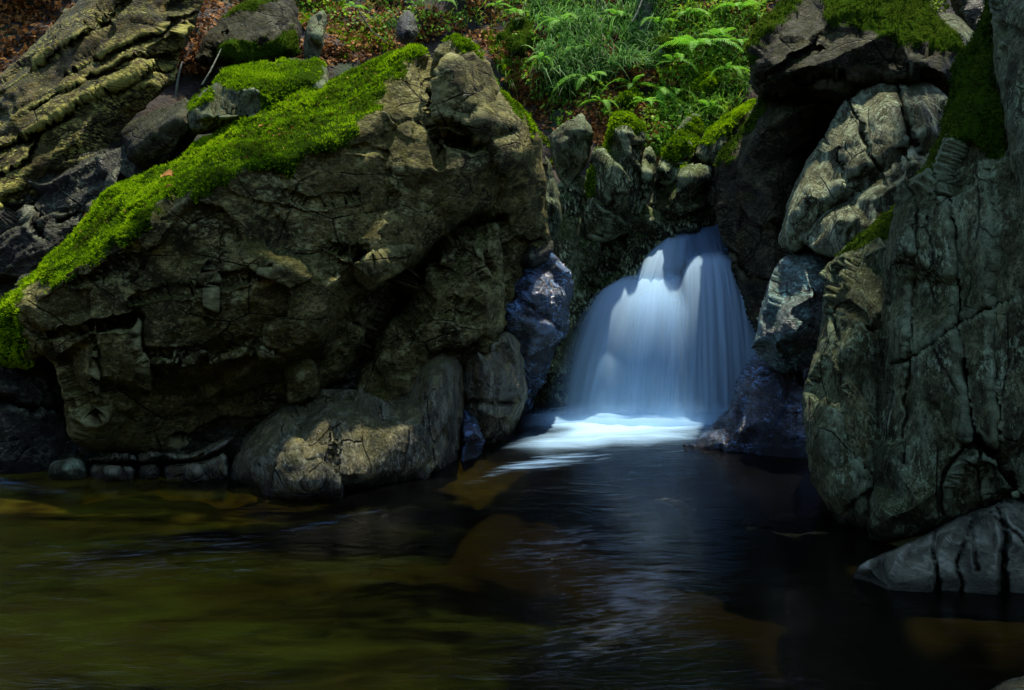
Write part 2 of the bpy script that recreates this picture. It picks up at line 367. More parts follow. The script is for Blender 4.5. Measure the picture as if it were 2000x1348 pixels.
ROCKS = {}
def rock(name, label, outline, pts=(), cracks=(), mat='olive', thick=.8, rr=26, rd=.22, amp=1., step=4., jag=3.5, seed=None, moss=(), mossmat='moss', mossn=1., soft=1, cat='rock', strata=None, group=None, parent=None, fine=.7):
    seed = seed if seed is not None else sum(ord(c) for c in label)
    ol = roughen(outline, jag, seed)
    x0, y0 = ol[:, :2].min(0)-step; x1, y1 = ol[:, :2].max(0)+step
    xs = np.arange(x0, x1+step, step); ys = np.arange(y0, y1+step, step)
    gx, gy = np.meshgrid(xs, ys)
    poly = ol[:, :2].tolist()
    cm = inside(gx[:-1, :-1]+step/2, gy[:-1, :-1]+step/2, poly)
    use = np.zeros(gx.shape, int)
    for a in (0, 1):
        for c in (0, 1): use[a:a+cm.shape[0], c:c+cm.shape[1]] += cm
    vm = use > 0; bd = vm & (use < 4)
    d, nx, ny = seg_dist(gx[vm], gy[vm], poly, True)
    D = np.zeros(gx.shape); D[vm] = d
    bx = np.zeros(gx.shape); by = np.zeros(gx.shape); bx[vm] = nx; by[vm] = ny
    near = bd & (np.hypot(bx-gx, by-gy) < step*1.6)
    gx = np.where(near, bx, gx); gy = np.where(near, by, gy); D[bd] = 0
    P3 = [tuple(p) for p in ol[::2]]+[tuple(p) for p in pts]
    hull = [(x0-400, y0-400), (x1+400, y0-400), (x1+400, y1+400), (x0-400, y1+400)]
    mz = np.mean([p[2] for p in outline]); P3 += [(hx, hy, mz) for hx, hy in hull]
    Y = interp(P3, gx, gy); Y = np.where(np.isnan(Y), mz, Y)
    Y = blur(Y, vm, soft)
    e = np.clip(1-D/rr, 0, 1); prof = 1-np.sqrt(np.clip(1-e**2, 0, 1))
    front = Y+rd*prof*.9-rd*.25*(1-e)
    for cr in cracks:
        pl, cw, cd = cr
        q = np.array([(p[0], p[1]) for p in pl], float)
        jx = gx+4.5*fbm(np.stack([gx.ravel()/30, gy.ravel()/30, np.zeros(gx.size)], 1), 3, seed+3).reshape(gx.shape)
        jy = gy+4.5*fbm(np.stack([gx.ravel()/30, gy.ravel()/30, np.ones(gx.size)*4], 1), 3, seed+8).reshape(gx.shape)
        dc = seg_dist(jx, jy, q.tolist())[0]
        wmod = .55+.75*(fbm(np.stack([gx.ravel()/55, gy.ravel()/55, np.full(gx.size, 7.)], 1), 2, seed+77).reshape(gx.shape)*.5+.5)
        sgn = seg_side(jx, jy, q.tolist())
        front = front+cd*np.exp(-(dc/(cw*wmod))**2)+min(.032, cd*.3)*sgn*np.exp(-dc/60)
    rb = max(rr*1.5, .35*math.sqrt(vm.sum())*step); eb = np.clip(1-D/rb, 0, 1)
    back = np.maximum(Y, front)+thick*np.sqrt(np.clip(1-eb**2, 0, 1))+.01
    back = np.where(bd, front, back)
    PF = unproj(gx, gy, front)
    # relief along the surface normal
    tu = np.gradient(PF, axis=1); tv = np.gradient(PF, axis=0)
    N = np.cross(tu, tv); N /= np.linalg.norm(N, axis=2)[..., None]+1e-12
    N = np.where((N[..., 1] > 0)[..., None], -N, N)
    q = PF[vm]
    qs = q
    if strata is not None:
        c, s = math.cos(strata), math.sin(strata)
        qs = np.stack([q[:, 0]*c-q[:, 2]*s, q[:, 1], (q[:, 0]*s+q[:, 2]*c)*2.6], 1)
    wv = .16*fbm(q*2.4+5, 3, seed+50)[:, None]
    hgt = .11*facets(qs*1.05+wv+seed*.37, seed, 1.0)+fine*(.034*facets(qs*2.4+wv, seed+20, 1.2)+.012*facets(qs*7.5+wv*.8, seed+40)+.007*facets(qs*19+wv, seed+45))
    hgt += .018*fbm(qs*1.4, 2, seed+60)+fine*.007*fbm(qs*9, 3, seed+70, .6)
    fade = np.clip(D[vm]/9, .25, 1)
    mo = np.zeros(len(q))
    for mp in moss:
        poly_m = [(a[0], a[1]) for a in mp]
        ins = inside(gx[vm], gy[vm], poly_m); dm = seg_dist(gx[vm], gy[vm], poly_m, True)[0]
        sd = np.where(ins, dm, -dm)+15*fbm(q*3.5, 3, seed+90)+9*fbm(q*13, 3, seed+95)
        mo = np.maximum(mo, np.clip(sd/18+.5, 0, 1))
    hgt = hgt*(1-.6*mo)+mo*(.035+.034*fbm(q*3.6, 3, seed+33)+.018*fbm(q*13, 3, seed+35))
    PF[vm] = q+N[vm]*(amp*hgt*fade)[:, None]
    PB = unproj(gx, gy, back)
    fid = np.full(gx.shape, -1); nf = vm.sum(); fid[vm] = np.arange(nf)
    bk = vm & ~bd; bid = fid.copy(); bid[bk] = nf+np.arange(bk.sum())
    i, j = np.nonzero(cm)
    ff = np.stack([fid[i, j], fid[i+1, j], fid[i+1, j+1], fid[i, j+1]], 1)
    bf = np.stack([bid[i, j], bid[i, j+1], bid[i+1, j+1], bid[i+1, j]], 1)
    same = (ff[:, [0, 3, 2, 1]] == bf).all(1)
    bf = bf[~same]
    V = np.concatenate([PF[vm], PB[bk]]); Fc = np.concatenate([ff, bf])
    mv = np.concatenate([mo, np.zeros(bk.sum())])
    m = M[mat] if isinstance(mat, str) else mat
    if moss and parent is None:
        root = empty(name, (V[:, 0].mean(), V[:, 1].mean(), V[:, 2].min())); tag(root, label, cat, group)
        add_mesh('stone', V, Fc, m, root, attrs={'moss': mv})
        tu = np.gradient(PF, axis=1); tv = np.gradient(PF, axis=0)
        N2 = np.cross(tu, tv); N2 /= np.linalg.norm(N2, axis=2)[..., None]+1e-12
        N2 = np.where((N2[..., 1] > 0)[..., None], -N2, N2)
        area = np.linalg.norm(np.cross(tu, tv), axis=2)[vm]
        wgt = np.clip((mo-.35)/.3, 0, 1)
        g = np.random.default_rng(seed); cnt = g.poisson(np.clip(wgt*(.65+.5*fbm(q*4, 3, seed+3))*area*5200*mossn, 0, 30))
        ii = np.repeat(np.arange(len(q)), cnt)
        jit = g.random((len(ii), 2, 1))-.5
        Pm = PF[vm][ii]+tu[vm][ii]*jit[:, 0]+tv[vm][ii]*jit[:, 1]
        ti = np.clip(.56+.38*fbm(Pm*1.7, 3, seed+1)+.45*fbm(Pm*6, 4, seed+2)+.12*g.normal(size=len(Pm)), 0, 1)
        tufts('moss', Pm, N2[vm][ii], M[mossmat], root, tint=ti, seed=seed)
        o = root
    else:
        o = add_mesh(name, V, Fc, m, parent, attrs={'moss': mv})
        if parent is None: tag(o, label, cat, group)
    ROCKS[label] = (PF, N, vm)
    return o

# ------------------------------------------------------------------ the ground: hillside, pool bed, water
def hillY(X, Z):
    X = np.asarray(X, float); Z = np.asarray(Z, float)
    b = 8.9+np.where(Z > 1.9, (Z-1.86)*.80, .1+(1.9-Z)*.15)
    b = b+.25*np.cos(X*.9)-.9*np.exp(-((X+6.5)/2.5)**2)-1.2*np.exp(-((X-6.5)/2.2)**2)
    p = np.stack([X.ravel(), Z.ravel()*1.2, np.zeros(X.size)], 1)
    return b+(.30*fbm(p*.8, 3, 5)+.12*fbm(p*2.5, 3, 6)).reshape(X.shape)
def on_hill(px, py):
    px = np.asarray(px, float); py = np.asarray(py, float); Y = np.full(px.shape, 10.)
    for _ in range(9): Y = .4*Y+.6*hillY((px-CX)/F*Y, H+(HY-py)/F*Y)
    return unproj(px, py, Y)
def hill_normal(P):
    e = .05; X, Z = P[:, 0], P[:, 2]
    dx = (hillY(X+e, Z)-hillY(X-e, Z))/(2*e); dz = (hillY(X, Z+e)-hillY(X, Z-e))/(2*e)
    N = np.stack([dx, -np.ones(len(X)), dz], 1); return N/np.linalg.norm(N, axis=1)[:, None]
xs = np.linspace(-14, 14, 281); zs = np.concatenate([np.linspace(-1.5, 8, 150), np.linspace(8.2, 16, 30)])
gx, gz = np.meshgrid(xs, zs); gy = hillY(gx, gz)
V = np.stack([gx, gy, gz], -1).reshape(-1, 3)
def gridfaces(r, c):
    i, j = np.meshgrid(np.arange(r-1), np.arange(c-1), indexing='ij'); i = i.ravel(); j = j.ravel()
    return np.stack([i*c+j, i*c+j+1, (i+1)*c+j+1, (i+1)*c+j], 1)
tag(add_mesh('hillside', V, gridfaces(len(zs), len(xs)), M['soil']), kind='structure')

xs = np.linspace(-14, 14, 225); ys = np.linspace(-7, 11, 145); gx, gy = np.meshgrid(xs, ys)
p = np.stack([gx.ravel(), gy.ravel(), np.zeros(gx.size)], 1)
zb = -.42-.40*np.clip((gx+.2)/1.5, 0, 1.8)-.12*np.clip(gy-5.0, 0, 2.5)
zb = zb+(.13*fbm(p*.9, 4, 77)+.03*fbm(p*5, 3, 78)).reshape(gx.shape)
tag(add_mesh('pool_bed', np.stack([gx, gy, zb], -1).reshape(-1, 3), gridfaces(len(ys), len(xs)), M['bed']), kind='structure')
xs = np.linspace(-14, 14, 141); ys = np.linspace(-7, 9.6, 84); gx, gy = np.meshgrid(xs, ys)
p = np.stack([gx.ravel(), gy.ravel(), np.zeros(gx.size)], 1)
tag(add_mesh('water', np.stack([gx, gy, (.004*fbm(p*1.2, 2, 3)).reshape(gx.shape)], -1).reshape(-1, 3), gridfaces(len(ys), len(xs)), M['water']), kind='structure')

# the gorge goes on round the pool: side banks, and an unseen one behind added to cut front skylight
xs = np.linspace(-16, 16, 161); ys = np.linspace(-15, 8.6, 119); gx, gy = np.meshgrid(xs, ys)
p = np.stack([gx.ravel(), gy.ravel(), np.zeros(gx.size)], 1)
dd = np.maximum(np.abs(gx)-4.7-.35*np.clip(gy-5, 0, 4), -3.0-gy)
zb = np.clip(-1.6+1.15*(dd+.4), -1.6, 9.5)+(.35*fbm(p*.6, 4, 15)).reshape(gx.shape)*np.clip(dd, 0, 1)
tag(add_mesh('bank', np.stack([gx, gy, zb], -1).reshape(-1, 3), gridfaces(len(ys), len(xs)), M['soil']), kind='structure')

# ------------------------------------------------------------------ rocks, left bank
rock('cliff', 'tall layered cliff slab with diagonal cracks and yellow lichen, top left corner',
     [(-500, 560, 7.0), (-500, 300, 8.2), (-100, 225, 8.0), (0, 145, 8.0), (60, 90, 8.1), (115, 38, 8.2), (170, -20, 8.3), (230, -140, 8.5), (420, -150, 8.6), (395, -30, 8.3), (386, 40, 8.2), (368, 80, 8.1), (345, 120, 8.0), (350, 150, 7.7), (300, 200, 7.6), (240, 245, 7.5), (230, 330, 7.4), (90, 440, 7.3), (-100, 560, 7.0)],
     [(0, 260, 7.2), (120, 180, 7.35), (250, 120, 7.5), (340, 60, 7.8), (150, 70, 7.7), (250, 10, 7.9), (60, 200, 7.3), (200, 200, 7.3), (280, 170, 7.5), (60, 330, 7.0), (150, 270, 7.1), (0, 400, 6.9), (-150, 350, 6.9), (180, 330, 7.15)],
     [([(352, 115), (252, 165), (147, 217), (73, 259), (0, 300)], 5, .22), ([(73, 259), (58, 315), (0, 350)], 5, .2), ([(200, 40), (140, 90), (60, 150), (0, 190)], 4, .10), ([(380, 20), (290, 70), (190, 120), (130, 145)], 4, .12), ([(330, 90), (250, 115), (170, 165), (60, 215)], 3, .10), ([(250, 0), (190, 45), (110, 110)], 3, .08)],
     mat='cliff', amp=.85, strata=-.50, rr=30, thick=1.5)
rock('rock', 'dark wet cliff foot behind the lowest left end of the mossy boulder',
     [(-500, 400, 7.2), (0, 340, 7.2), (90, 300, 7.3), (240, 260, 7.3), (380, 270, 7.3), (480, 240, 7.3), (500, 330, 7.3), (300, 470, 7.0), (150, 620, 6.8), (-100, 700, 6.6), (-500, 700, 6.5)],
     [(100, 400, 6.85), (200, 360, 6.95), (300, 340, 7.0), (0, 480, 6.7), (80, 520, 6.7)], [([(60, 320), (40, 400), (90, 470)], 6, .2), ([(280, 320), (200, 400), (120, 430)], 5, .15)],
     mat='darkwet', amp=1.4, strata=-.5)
rock('rock', 'bare greyish slab below the leaf ledge, left of the small mossy boulder',
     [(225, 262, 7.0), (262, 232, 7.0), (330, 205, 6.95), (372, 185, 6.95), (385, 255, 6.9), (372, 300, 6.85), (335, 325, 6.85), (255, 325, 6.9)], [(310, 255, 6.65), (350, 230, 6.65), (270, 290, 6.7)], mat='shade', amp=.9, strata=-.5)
rock('mossy_boulder', 'small moss-topped boulder with bare grey end, behind the big mossy boulder',
     [(360, 215, 6.8), (374, 192, 6.9), (418, 168, 6.95), (432, 138, 7.2), (500, 124, 7.4), (560, 118, 7.4), (632, 112, 7.3), (643, 145, 7.1), (640, 200, 6.9), (560, 240, 6.75), (480, 260, 6.7), (430, 250, 6.6), (372, 266, 6.65), (362, 242, 6.7)],
     [(420, 180, 6.65), (430, 230, 6.4), (495, 170, 6.6), (490, 225, 6.5), (560, 165, 6.75), (600, 150, 6.9), (395, 225, 6.45), (520, 200, 6.55), (640, 180, 6.8)],
     [([(412, 178), (418, 210), (428, 240)], 3, .05)], mat='grey', rr=14, rd=.1, amp=.7, moss=[[(425, 172), (435, 130), (560, 112), (636, 108), (642, 150), (590, 190), (520, 230), (500, 225), (495, 185), (450, 185)], [(370, 215), (385, 190), (425, 175), (418, 200)]], mossn=.9)
rock('mossy_boulder', 'huge boulder with bright green moss along its sloping top and a dark overhang beneath',
     [(-260, 700, 6.2), (-60, 632, 6.3), (0, 592, 6.3), (45, 553, 6.3), (100, 503, 6.3), (150, 453, 6.35), (192, 388, 6.4), (240, 358, 6.45), (300, 335, 6.5), (385, 288, 6.6), (420, 260, 6.65), (450, 236, 6.7), (500, 204, 6.75), (560, 182, 6.8), (620, 170, 6.85), (690, 138, 6.9), (740, 115, 6.9), (790, 95, 6.85), (815, 88, 6.75), (834, 95, 6.7), (843, 116, 6.65), (851, 95, 6.6), (868, 78, 6.6), (890, 67, 6.65), (915, 73, 6.75), (936, 90, 6.8), (950, 125, 6.85), (966, 155, 6.9), (1000, 193, 7.0), (1040, 233, 7.05), (1062, 268, 7.1), (1064, 330, 7.1), (1068, 420, 7.2), (1078, 480, 7.3), (1045, 560, 7.3), (1000, 640, 7.1), (900, 690, 6.9), (800, 720, 6.8), (690, 740, 6.6), (600, 770, 6.45), (520, 840, 6.4), (430, 880, 6.4), (290, 885, 6.2), (165, 862, 6.05), (140, 800, 5.95), (108, 715, 5.9), (85, 690, 5.95), (58, 722, 6.05), (0, 715, 6.1), (-260, 800, 6.1)],
     [(20, 610, 5.85), (100, 562, 5.66), (200, 500, 5.52), (290, 440, 5.46), (350, 398, 5.48), (430, 348, 5.52), (500, 322, 5.6), (590, 300, 5.72), (680, 268, 5.85), (740, 200, 6.2), (785, 110, 6.6),
      (95, 640, 5.72), (150, 610, 5.62), (250, 560, 5.5), (300, 520, 5.52), (420, 470, 5.55), (520, 470, 5.6), (528, 515, 5.45), (380, 590, 5.40), (416, 600, 5.44), (480, 590, 5.48), (600, 480, 5.76), (640, 560, 5.68), (620, 650, 5.72), (700, 400, 5.86), (700, 600, 6.1),
      (760, 330, 6.0), (760, 220, 6.14), (820, 200, 6.22), (800, 140, 6.42), (850, 330, 6.1), (780, 480, 6.02), (780, 600, 6.75), (870, 440, 6.4), (830, 500, 6.5), (880, 120, 6.35), (900, 200, 6.3), (930, 230, 6.3), (925, 265, 6.32), (930, 330, 6.22), (1000, 300, 6.42), (990, 250, 6.5), (960, 350, 6.45), (980, 400, 6.85), (1030, 330, 6.8), (1030, 420, 6.95), (960, 480, 6.95), (1000, 520, 7.1), (900, 560, 6.7),
      (100, 705, 5.72), (190, 650, 5.5), (265, 628, 5.52), (170, 740, 5.55), (185, 800, 5.7), (160, 845, 5.82), (262, 760, 5.56), (280, 700, 5.5), (330, 650, 5.45), (350, 720, 5.55), (430, 660, 5.55), (470, 700, 5.7), (550, 690, 5.85), (300, 770, 5.85), (240, 800, 6.0), (300, 830, 6.15), (420, 790, 6.3), (480, 760, 6.25), (560, 725, 6.3), (640, 710, 6.4), (400, 750, 5.95)],
     [([(842, 110), (847, 180), (851, 260), (858, 320)], 7, .22), ([(868, 264), (890, 280), (925, 286), (985, 264)], 8, .30), ([(856, 205), (885, 228), (925, 233), (955, 215), (962, 190)], 5, .12), ([(684, 288), (725, 290), (760, 300)], 4, .06), ([(410, 545), (430, 552), (480, 540), (530, 520)], 4.5, .10), ([(410, 527), (416, 556), (416, 597), (410, 630)], 3.5, .06), ([(133, 548), (196, 534), (245, 512)], 4, .08), ([(90, 655), (150, 648), (212, 634), (268, 622)], 7, .2), ([(268, 630), (270, 678), (280, 706), (289, 757)], 4, .1), ([(275, 692), (330, 697), (420, 690), (480, 668), (560, 690)], 5, .10), ([(250, 590), (330, 570), (400, 565)], 4, .06), ([(560, 380), (620, 400), (700, 385)], 4, .05), ([(180, 655), (188, 730), (182, 790)], 4, .05), ([(640, 480), (720, 500), (800, 470)], 5, .06), ([(980, 425), (905, 448), (855, 486), (808, 540), (782, 598), (745, 640), (690, 730)], 11, .45)],
     mat='olive', rr=20, rd=.16, thick=1.6, amp=1., soft=1, fine=.42, step=3.2,
     moss=[[(-60, 640), (0, 585), (100, 495), (155, 440), (195, 375), (330, 310), (450, 228), (560, 172), (690, 128), (792, 85), (786, 125), (752, 175), (735, 215), (700, 262), (672, 290), (600, 305), (560, 340), (520, 318), (470, 330), (405, 378), (345, 400), (300, 440), (230, 470), (180, 505), (130, 530), (80, 560), (30, 600), (-20, 690)],
           [(790, 95), (835, 88), (836, 100), (800, 118)], [(866, 76), (895, 62), (938, 84), (955, 120), (1000, 188), (1068, 268), (1050, 268), (1010, 235), (975, 190), (940, 120), (905, 82)], [(0, 600), (40, 600), (60, 715), (0, 720)]])
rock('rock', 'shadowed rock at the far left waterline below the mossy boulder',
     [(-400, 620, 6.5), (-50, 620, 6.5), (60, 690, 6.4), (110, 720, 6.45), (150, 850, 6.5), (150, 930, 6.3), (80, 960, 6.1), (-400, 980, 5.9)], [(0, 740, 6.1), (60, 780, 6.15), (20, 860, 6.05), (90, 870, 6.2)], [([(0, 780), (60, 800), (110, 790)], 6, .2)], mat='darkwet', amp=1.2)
rock('rock', 'upright wedge of brown rock leaning against the big boulder, left of the falls',
     [(974, 437, 6.7), (982, 480, 6.72), (986, 545, 6.75), (982, 640, 6.75), (985, 700, 6.8), (900, 720, 6.6), (840, 760, 6.5), (760, 800, 6.4), (690, 800, 6.4), (700, 740, 6.5), (738, 690, 6.55), (755, 630, 6.6), (790, 600, 6.65), (815, 540, 6.7), (862, 492, 6.75), (905, 455, 6.75), (945, 438, 6.72)],
     [(930, 500, 6.4), (960, 580, 6.42), (880, 580, 6.35), (820, 640, 6.3), (960, 640, 6.5), (900, 660, 6.35), (780, 700, 6.42), (850, 690, 6.42), (740, 750, 6.55)],
     [([(860, 590), (890, 585), (930, 600)], 4, .06), ([(985, 648), (940, 668), (890, 690), (850, 700)], 4, .12)], mat='olive', rr=18, rd=.14, amp=.8, strata=.9)
rock('rock', 'dark pillar rock standing beside the left edge of the white foam',
     [(890, 690, 6.75), (940, 668, 6.8), (985, 645, 6.85), (1012, 660, 6.95), (1028, 720, 7.05), (1030, 770, 7.1), (1015, 820, 7.1), (998, 862, 7.05), (980, 900, 7.0), (915, 900, 6.9), (900, 800, 6.8)], [(950, 720, 6.55), (990, 740, 6.7), (940, 800, 6.6), (985, 830, 6.9), (930, 680, 6.6)], [([(905, 790), (940, 788), (1015, 785)], 4, .08)], mat='low', rr=16, rd=.15, amp=.8)
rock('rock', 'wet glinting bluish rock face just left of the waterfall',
     [(1062, 488, 7.5), (1088, 520, 7.6), (1118, 565, 7.75), (1108, 640, 7.85), (1070, 730, 7.95), (1038, 800, 8.0), (1020, 830, 7.8), (1000, 700, 7.5), (975, 640, 7.4), (975, 550, 7.3), (1020, 535, 7.35)], [(1040, 570, 7.15), (1060, 640, 7.3), (1010, 600, 7.1), (1030, 700, 7.4), (1085, 580, 7.4)], mat='wetglint', rr=16, rd=.12, amp=1.2, strata=.8)
rock('rock', 'dark leaning splinter of rock above the wet bluish face',
     [(985, 552, 7.2), (1010, 500, 7.2), (1045, 455, 7.25), (1070, 440, 7.3), (1082, 480, 7.4), (1066, 520, 7.4), (1030, 545, 7.3)], [(1040, 500, 7.05)], mat='darkwet', rr=12, rd=.1, amp=.6, thick=.4)
rock('rock', 'low saddle-shaped brown boulder standing in the pool with pale water streaks',
     [(440, 920, 5.9), (455, 880, 6.0), (472, 850, 6.0), (515, 815, 6.0), (560, 785, 6.05), (620, 762, 6.05), (680, 757, 6.05), (720, 765, 6.1), (752, 785, 6.15), (785, 775, 6.2), (805, 745, 6.25), (832, 705, 6.3), (862, 685, 6.35), (893, 690, 6.35), (903, 730, 6.3), (906, 800, 6.3), (906, 905, 6.2), (890, 950, 6.1), (740, 990, 5.7), (640, 1000, 5.5), (510, 1000, 5.45), (500, 960, 5.55), (440, 960, 5.8)],
     [(640, 800, 5.7), (700, 790, 5.78), (760, 810, 5.85), (840, 740, 6.02), (830, 790, 5.98), (880, 800, 6.08), (870, 880, 6.08), (760, 880, 5.75), (660, 860, 5.55), (560, 850, 5.65), (520, 900, 5.6), (560, 900, 5.45), (580, 950, 5.38), (690, 930, 5.5), (480, 900, 5.75)],
     [([(650, 800), (656, 860), (650, 930)], 6, .03), ([(512, 910), (545, 885), (565, 850)], 4, .05)], mat='low', rr=60, rd=.36, amp=.8, soft=5, fine=.7)
rock('rock', 'small upright stone wedged under the overhang on top of the low brown boulder',
     [(556, 705, 6.1), (575, 695, 6.1), (596, 692, 6.1), (618, 708, 6.1), (624, 735, 6.1), (622, 775, 6.1), (590, 790, 6.05), (558, 790, 6.05)], [(588, 735, 5.95)], mat='olive', rr=10, rd=.08, amp=.5, thick=.3, step=3)
rock('rock', 'small blue-grey rock at the foam edge beside the low brown boulder',
     [(903, 795, 6.7), (922, 805, 6.7), (938, 838, 6.6), (950, 868, 6.6), (935, 905, 6.4), (900, 930, 6.2)], [(915, 850, 6.35)], mat='wetglint', rr=10, rd=.07, amp=.4, thick=.3, step=3)
for pts_, lab in [
    ([(90, 925), (100, 902), (125, 897), (150, 890), (172, 905), (178, 945), (95, 950)], 'pale lichen-spotted stone at the left end of the low waterline ledge'),
    ([(172, 892), (230, 882), (264, 888), (262, 905), (200, 908), (175, 905)], 'flat dark stone in the upper course of the low waterline ledge'),
    ([(176, 908), (222, 906), (266, 907), (266, 945), (176, 948)], 'square dark stone in the lower course of the low waterline ledge'),
    ([(268, 886), (300, 882), (320, 890), (300, 906), (270, 908)], 'wedge stone in the middle of the low waterline ledge'),
    ([(270, 912), (300, 904), (312, 918), (312, 948), (268, 948)], 'rounded stone in the middle of the low waterline ledge, touching water'),
    ([(318, 882), (360, 888), (400, 872), (440, 856), (462, 852), (440, 880), (390, 900), (330, 905)], 'long curved upper stone at the right of the low waterline ledge'),
    ([(318, 912), (350, 905), (400, 902), (445, 880), (452, 940), (400, 945), (322, 950)], 'long lower stone of the low waterline ledge, left of the brown boulder')]:
    cy = max(p[1] for p in pts_)
    dz = 5.78 if cy > 930 else 5.86
    cxp = sum(p[0] for p in pts_)/len(pts_); cyp = sum(p[1] for p in pts_)/len(pts_)
    rock('rock', lab, [(a, b, dz+.12) for a, b in pts_], [(cxp, cyp, dz)], mat='low' if 'pale' not in lab else 'lichen', rr=9, rd=.10, amp=.35, thick=.5, step=3, jag=2)
# bedrock the ledge stones sit on, in the shade of the overhang
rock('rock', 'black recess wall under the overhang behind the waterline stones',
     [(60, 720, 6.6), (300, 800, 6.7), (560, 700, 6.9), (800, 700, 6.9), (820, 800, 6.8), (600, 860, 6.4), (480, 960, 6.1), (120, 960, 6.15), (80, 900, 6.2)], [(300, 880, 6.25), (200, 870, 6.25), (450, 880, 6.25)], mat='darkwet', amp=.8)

# hillside rocks behind the left bank
rock('rock', 'dark mossy outcrop below the hillside, right of the layered cliff',
     [(372, 130, 8.4), (395, 70, 8.6), (440, 30, 8.8), (520, -10, 9.0), (580, -30, 9.1), (586, 60, 8.8), (582, 118, 8.5), (500, 140, 8.3)], [(440, 90, 8.2), (520, 60, 8.4), (560, 90, 8.3), (545, 30, 8.6)], [([(440, 60), (420, 100), (400, 130)], 5, .15)], mat='shade', amp=1.1, moss=[[(420, 100), (500, 75), (575, 60), (585, 100), (540, 125), (440, 130)], [(440, 20), (520, -30), (560, -20), (500, 20)]], mossmat='mossdark', mossn=.5)
rock('rock', 'narrow upright grey stone beside a black gap behind the small mossy boulder',
     [(592, 125, 8.2), (594, 60, 8.3), (606, 28, 8.4), (628, 18, 8.4), (641, 30, 8.4), (636, 75, 8.3), (622, 125, 8.2)], [(618, 70, 8.05)], mat='grey', rr=10, rd=.1, amp=.5, thick=.3, step=3)
rock('rock', 'small grey stone half buried in leaves above the moss-topped crest',
     [(772, 75, 9.2), (776, 35, 9.3), (795, 18, 9.3), (812, 30, 9.3), (816, 65, 9.2), (800, 95, 9.1)], [(795, 55, 9.05)], mat='darkwet', amp=.5, thick=.3, step=3, rr=10)

# rocks behind and above the waterfall
rock('rock', 'pale grey pointed stone standing left of the mossy fins above the falls',
     [(1078, 262, 8.5), (1098, 248, 8.55), (1120, 238, 8.6), (1135, 222, 8.6), (1151, 262, 8.6), (1156, 300, 8.55), (1138, 335, 8.5), (1112, 374, 8.45), (1092, 350, 8.45), (1080, 305, 8.5)], [(1115, 290, 8.3), (1130, 270, 8.35)], mat='grey', rr=5, rd=.05, amp=.8, jag=3, thick=.4, step=3)
rock('rock', 'large mossy fin of rock standing above the falls, crest capped with moss',
     [(1188, 250, 8.5), (1200, 218, 8.6), (1225, 224, 8.6), (1252, 240, 8.6), (1259, 268, 8.6), (1250, 310, 8.5), (1247, 360, 8.5), (1240, 415, 8.5), (1225, 455, 8.5), (1190, 470, 8.4), (1155, 468, 8.4), (1143, 430, 8.4), (1150, 365, 8.45), (1166, 310, 8.5)], [(1215, 260, 8.25), (1200, 340, 8.1), (1230, 300, 8.25), (1180, 400, 8.1), (1215, 400, 8.2)], [([(1200, 380), (1185, 430), (1170, 470)], 4, .1)], mat='speck', rr=6, rd=.07, amp=1.2, jag=4, step=3, strata=1.0,
     moss=[[(1185, 255), (1200, 212), (1255, 238), (1262, 262), (1235, 262), (1215, 250), (1195, 300), (1165, 360), (1150, 380), (1165, 310)]], mossmat='moss')
rock('rock', 'thin lichen-spotted fin of rock right of the large mossy fin',
     [(1252, 318, 8.5), (1262, 290, 8.6), (1276, 286, 8.6), (1284, 310, 8.6), (1278, 345, 8.5), (1270, 385, 8.5), (1256, 425, 8.5), (1244, 430, 8.5), (1246, 370, 8.5)], [(1264, 340, 8.3)], mat='speck', rr=5, rd=.05, amp=.9, jag=4, thick=.3, step=3, strata=1.0)
rock('rock', 'mossy ribbed rock climbing the slope below the fern, above the falls',
     [(1262, 410, 8.7), (1280, 350, 8.8), (1290, 300, 8.9), (1330, 240, 9.1), (1360, 215, 9.2), (1380, 250, 9.1), (1365, 300, 8.9), (1330, 345, 8.8), (1300, 390, 8.7)], [(1330, 290, 8.6), (1300, 340, 8.5)], [([(1340, 260), (1320, 310), (1290, 370)], 4, .12)], mat='speck', rr=6, rd=.07, amp=1.2, jag=4, step=3, moss=[[(1290, 310), (1345, 225), (1380, 240), (1340, 300), (1310, 330)]], strata=1.0)
rock('rock', 'rounded lichen-covered boulder directly above the waterfall lip',
     [(1270, 430, 8.7), (1282, 380, 8.7), (1305, 345, 8.75), (1338, 312, 8.8), (1370, 304, 8.9), (1396, 318, 8.9), (1405, 370, 8.8), (1410, 445, 8.8), (1370, 450, 8.7), (1330, 455, 8.65), (1295, 490, 8.6), (1275, 490, 8.6)], [(1340, 350, 8.4), (1310, 390, 8.35), (1360, 400, 8.45), (1380, 340, 8.55)], [([(1400, 340), (1380, 370), (1340, 395)], 4, .1), ([(1395, 400), (1350, 415), (1310, 440)], 4, .1)], mat='speck', rr=13, rd=.15, amp=1.2, jag=5, step=3, moss=[[(1300, 345), (1340, 306), (1385, 302), (1370, 320), (1325, 345)]])
rock('rock', 'moss-backed sloping rock between the ferns and the right-hand wall',
     [(1355, 295, 8.7), (1378, 258, 8.8), (1420, 225, 8.9), (1460, 194, 9.0), (1500, 180, 9.0), (1500, 240, 8.6), (1450, 290, 8.5), (1400, 325, 8.5), (1365, 315, 8.6)], [(1410, 255, 8.5), (1450, 225, 8.6), (1410, 285, 8.4)], mat='grey', rr=14, rd=.14, amp=.7, step=3, moss=[[(1358, 290), (1380, 250), (1425, 218), (1475, 184), (1478, 205), (1430, 250), (1385, 280)]])
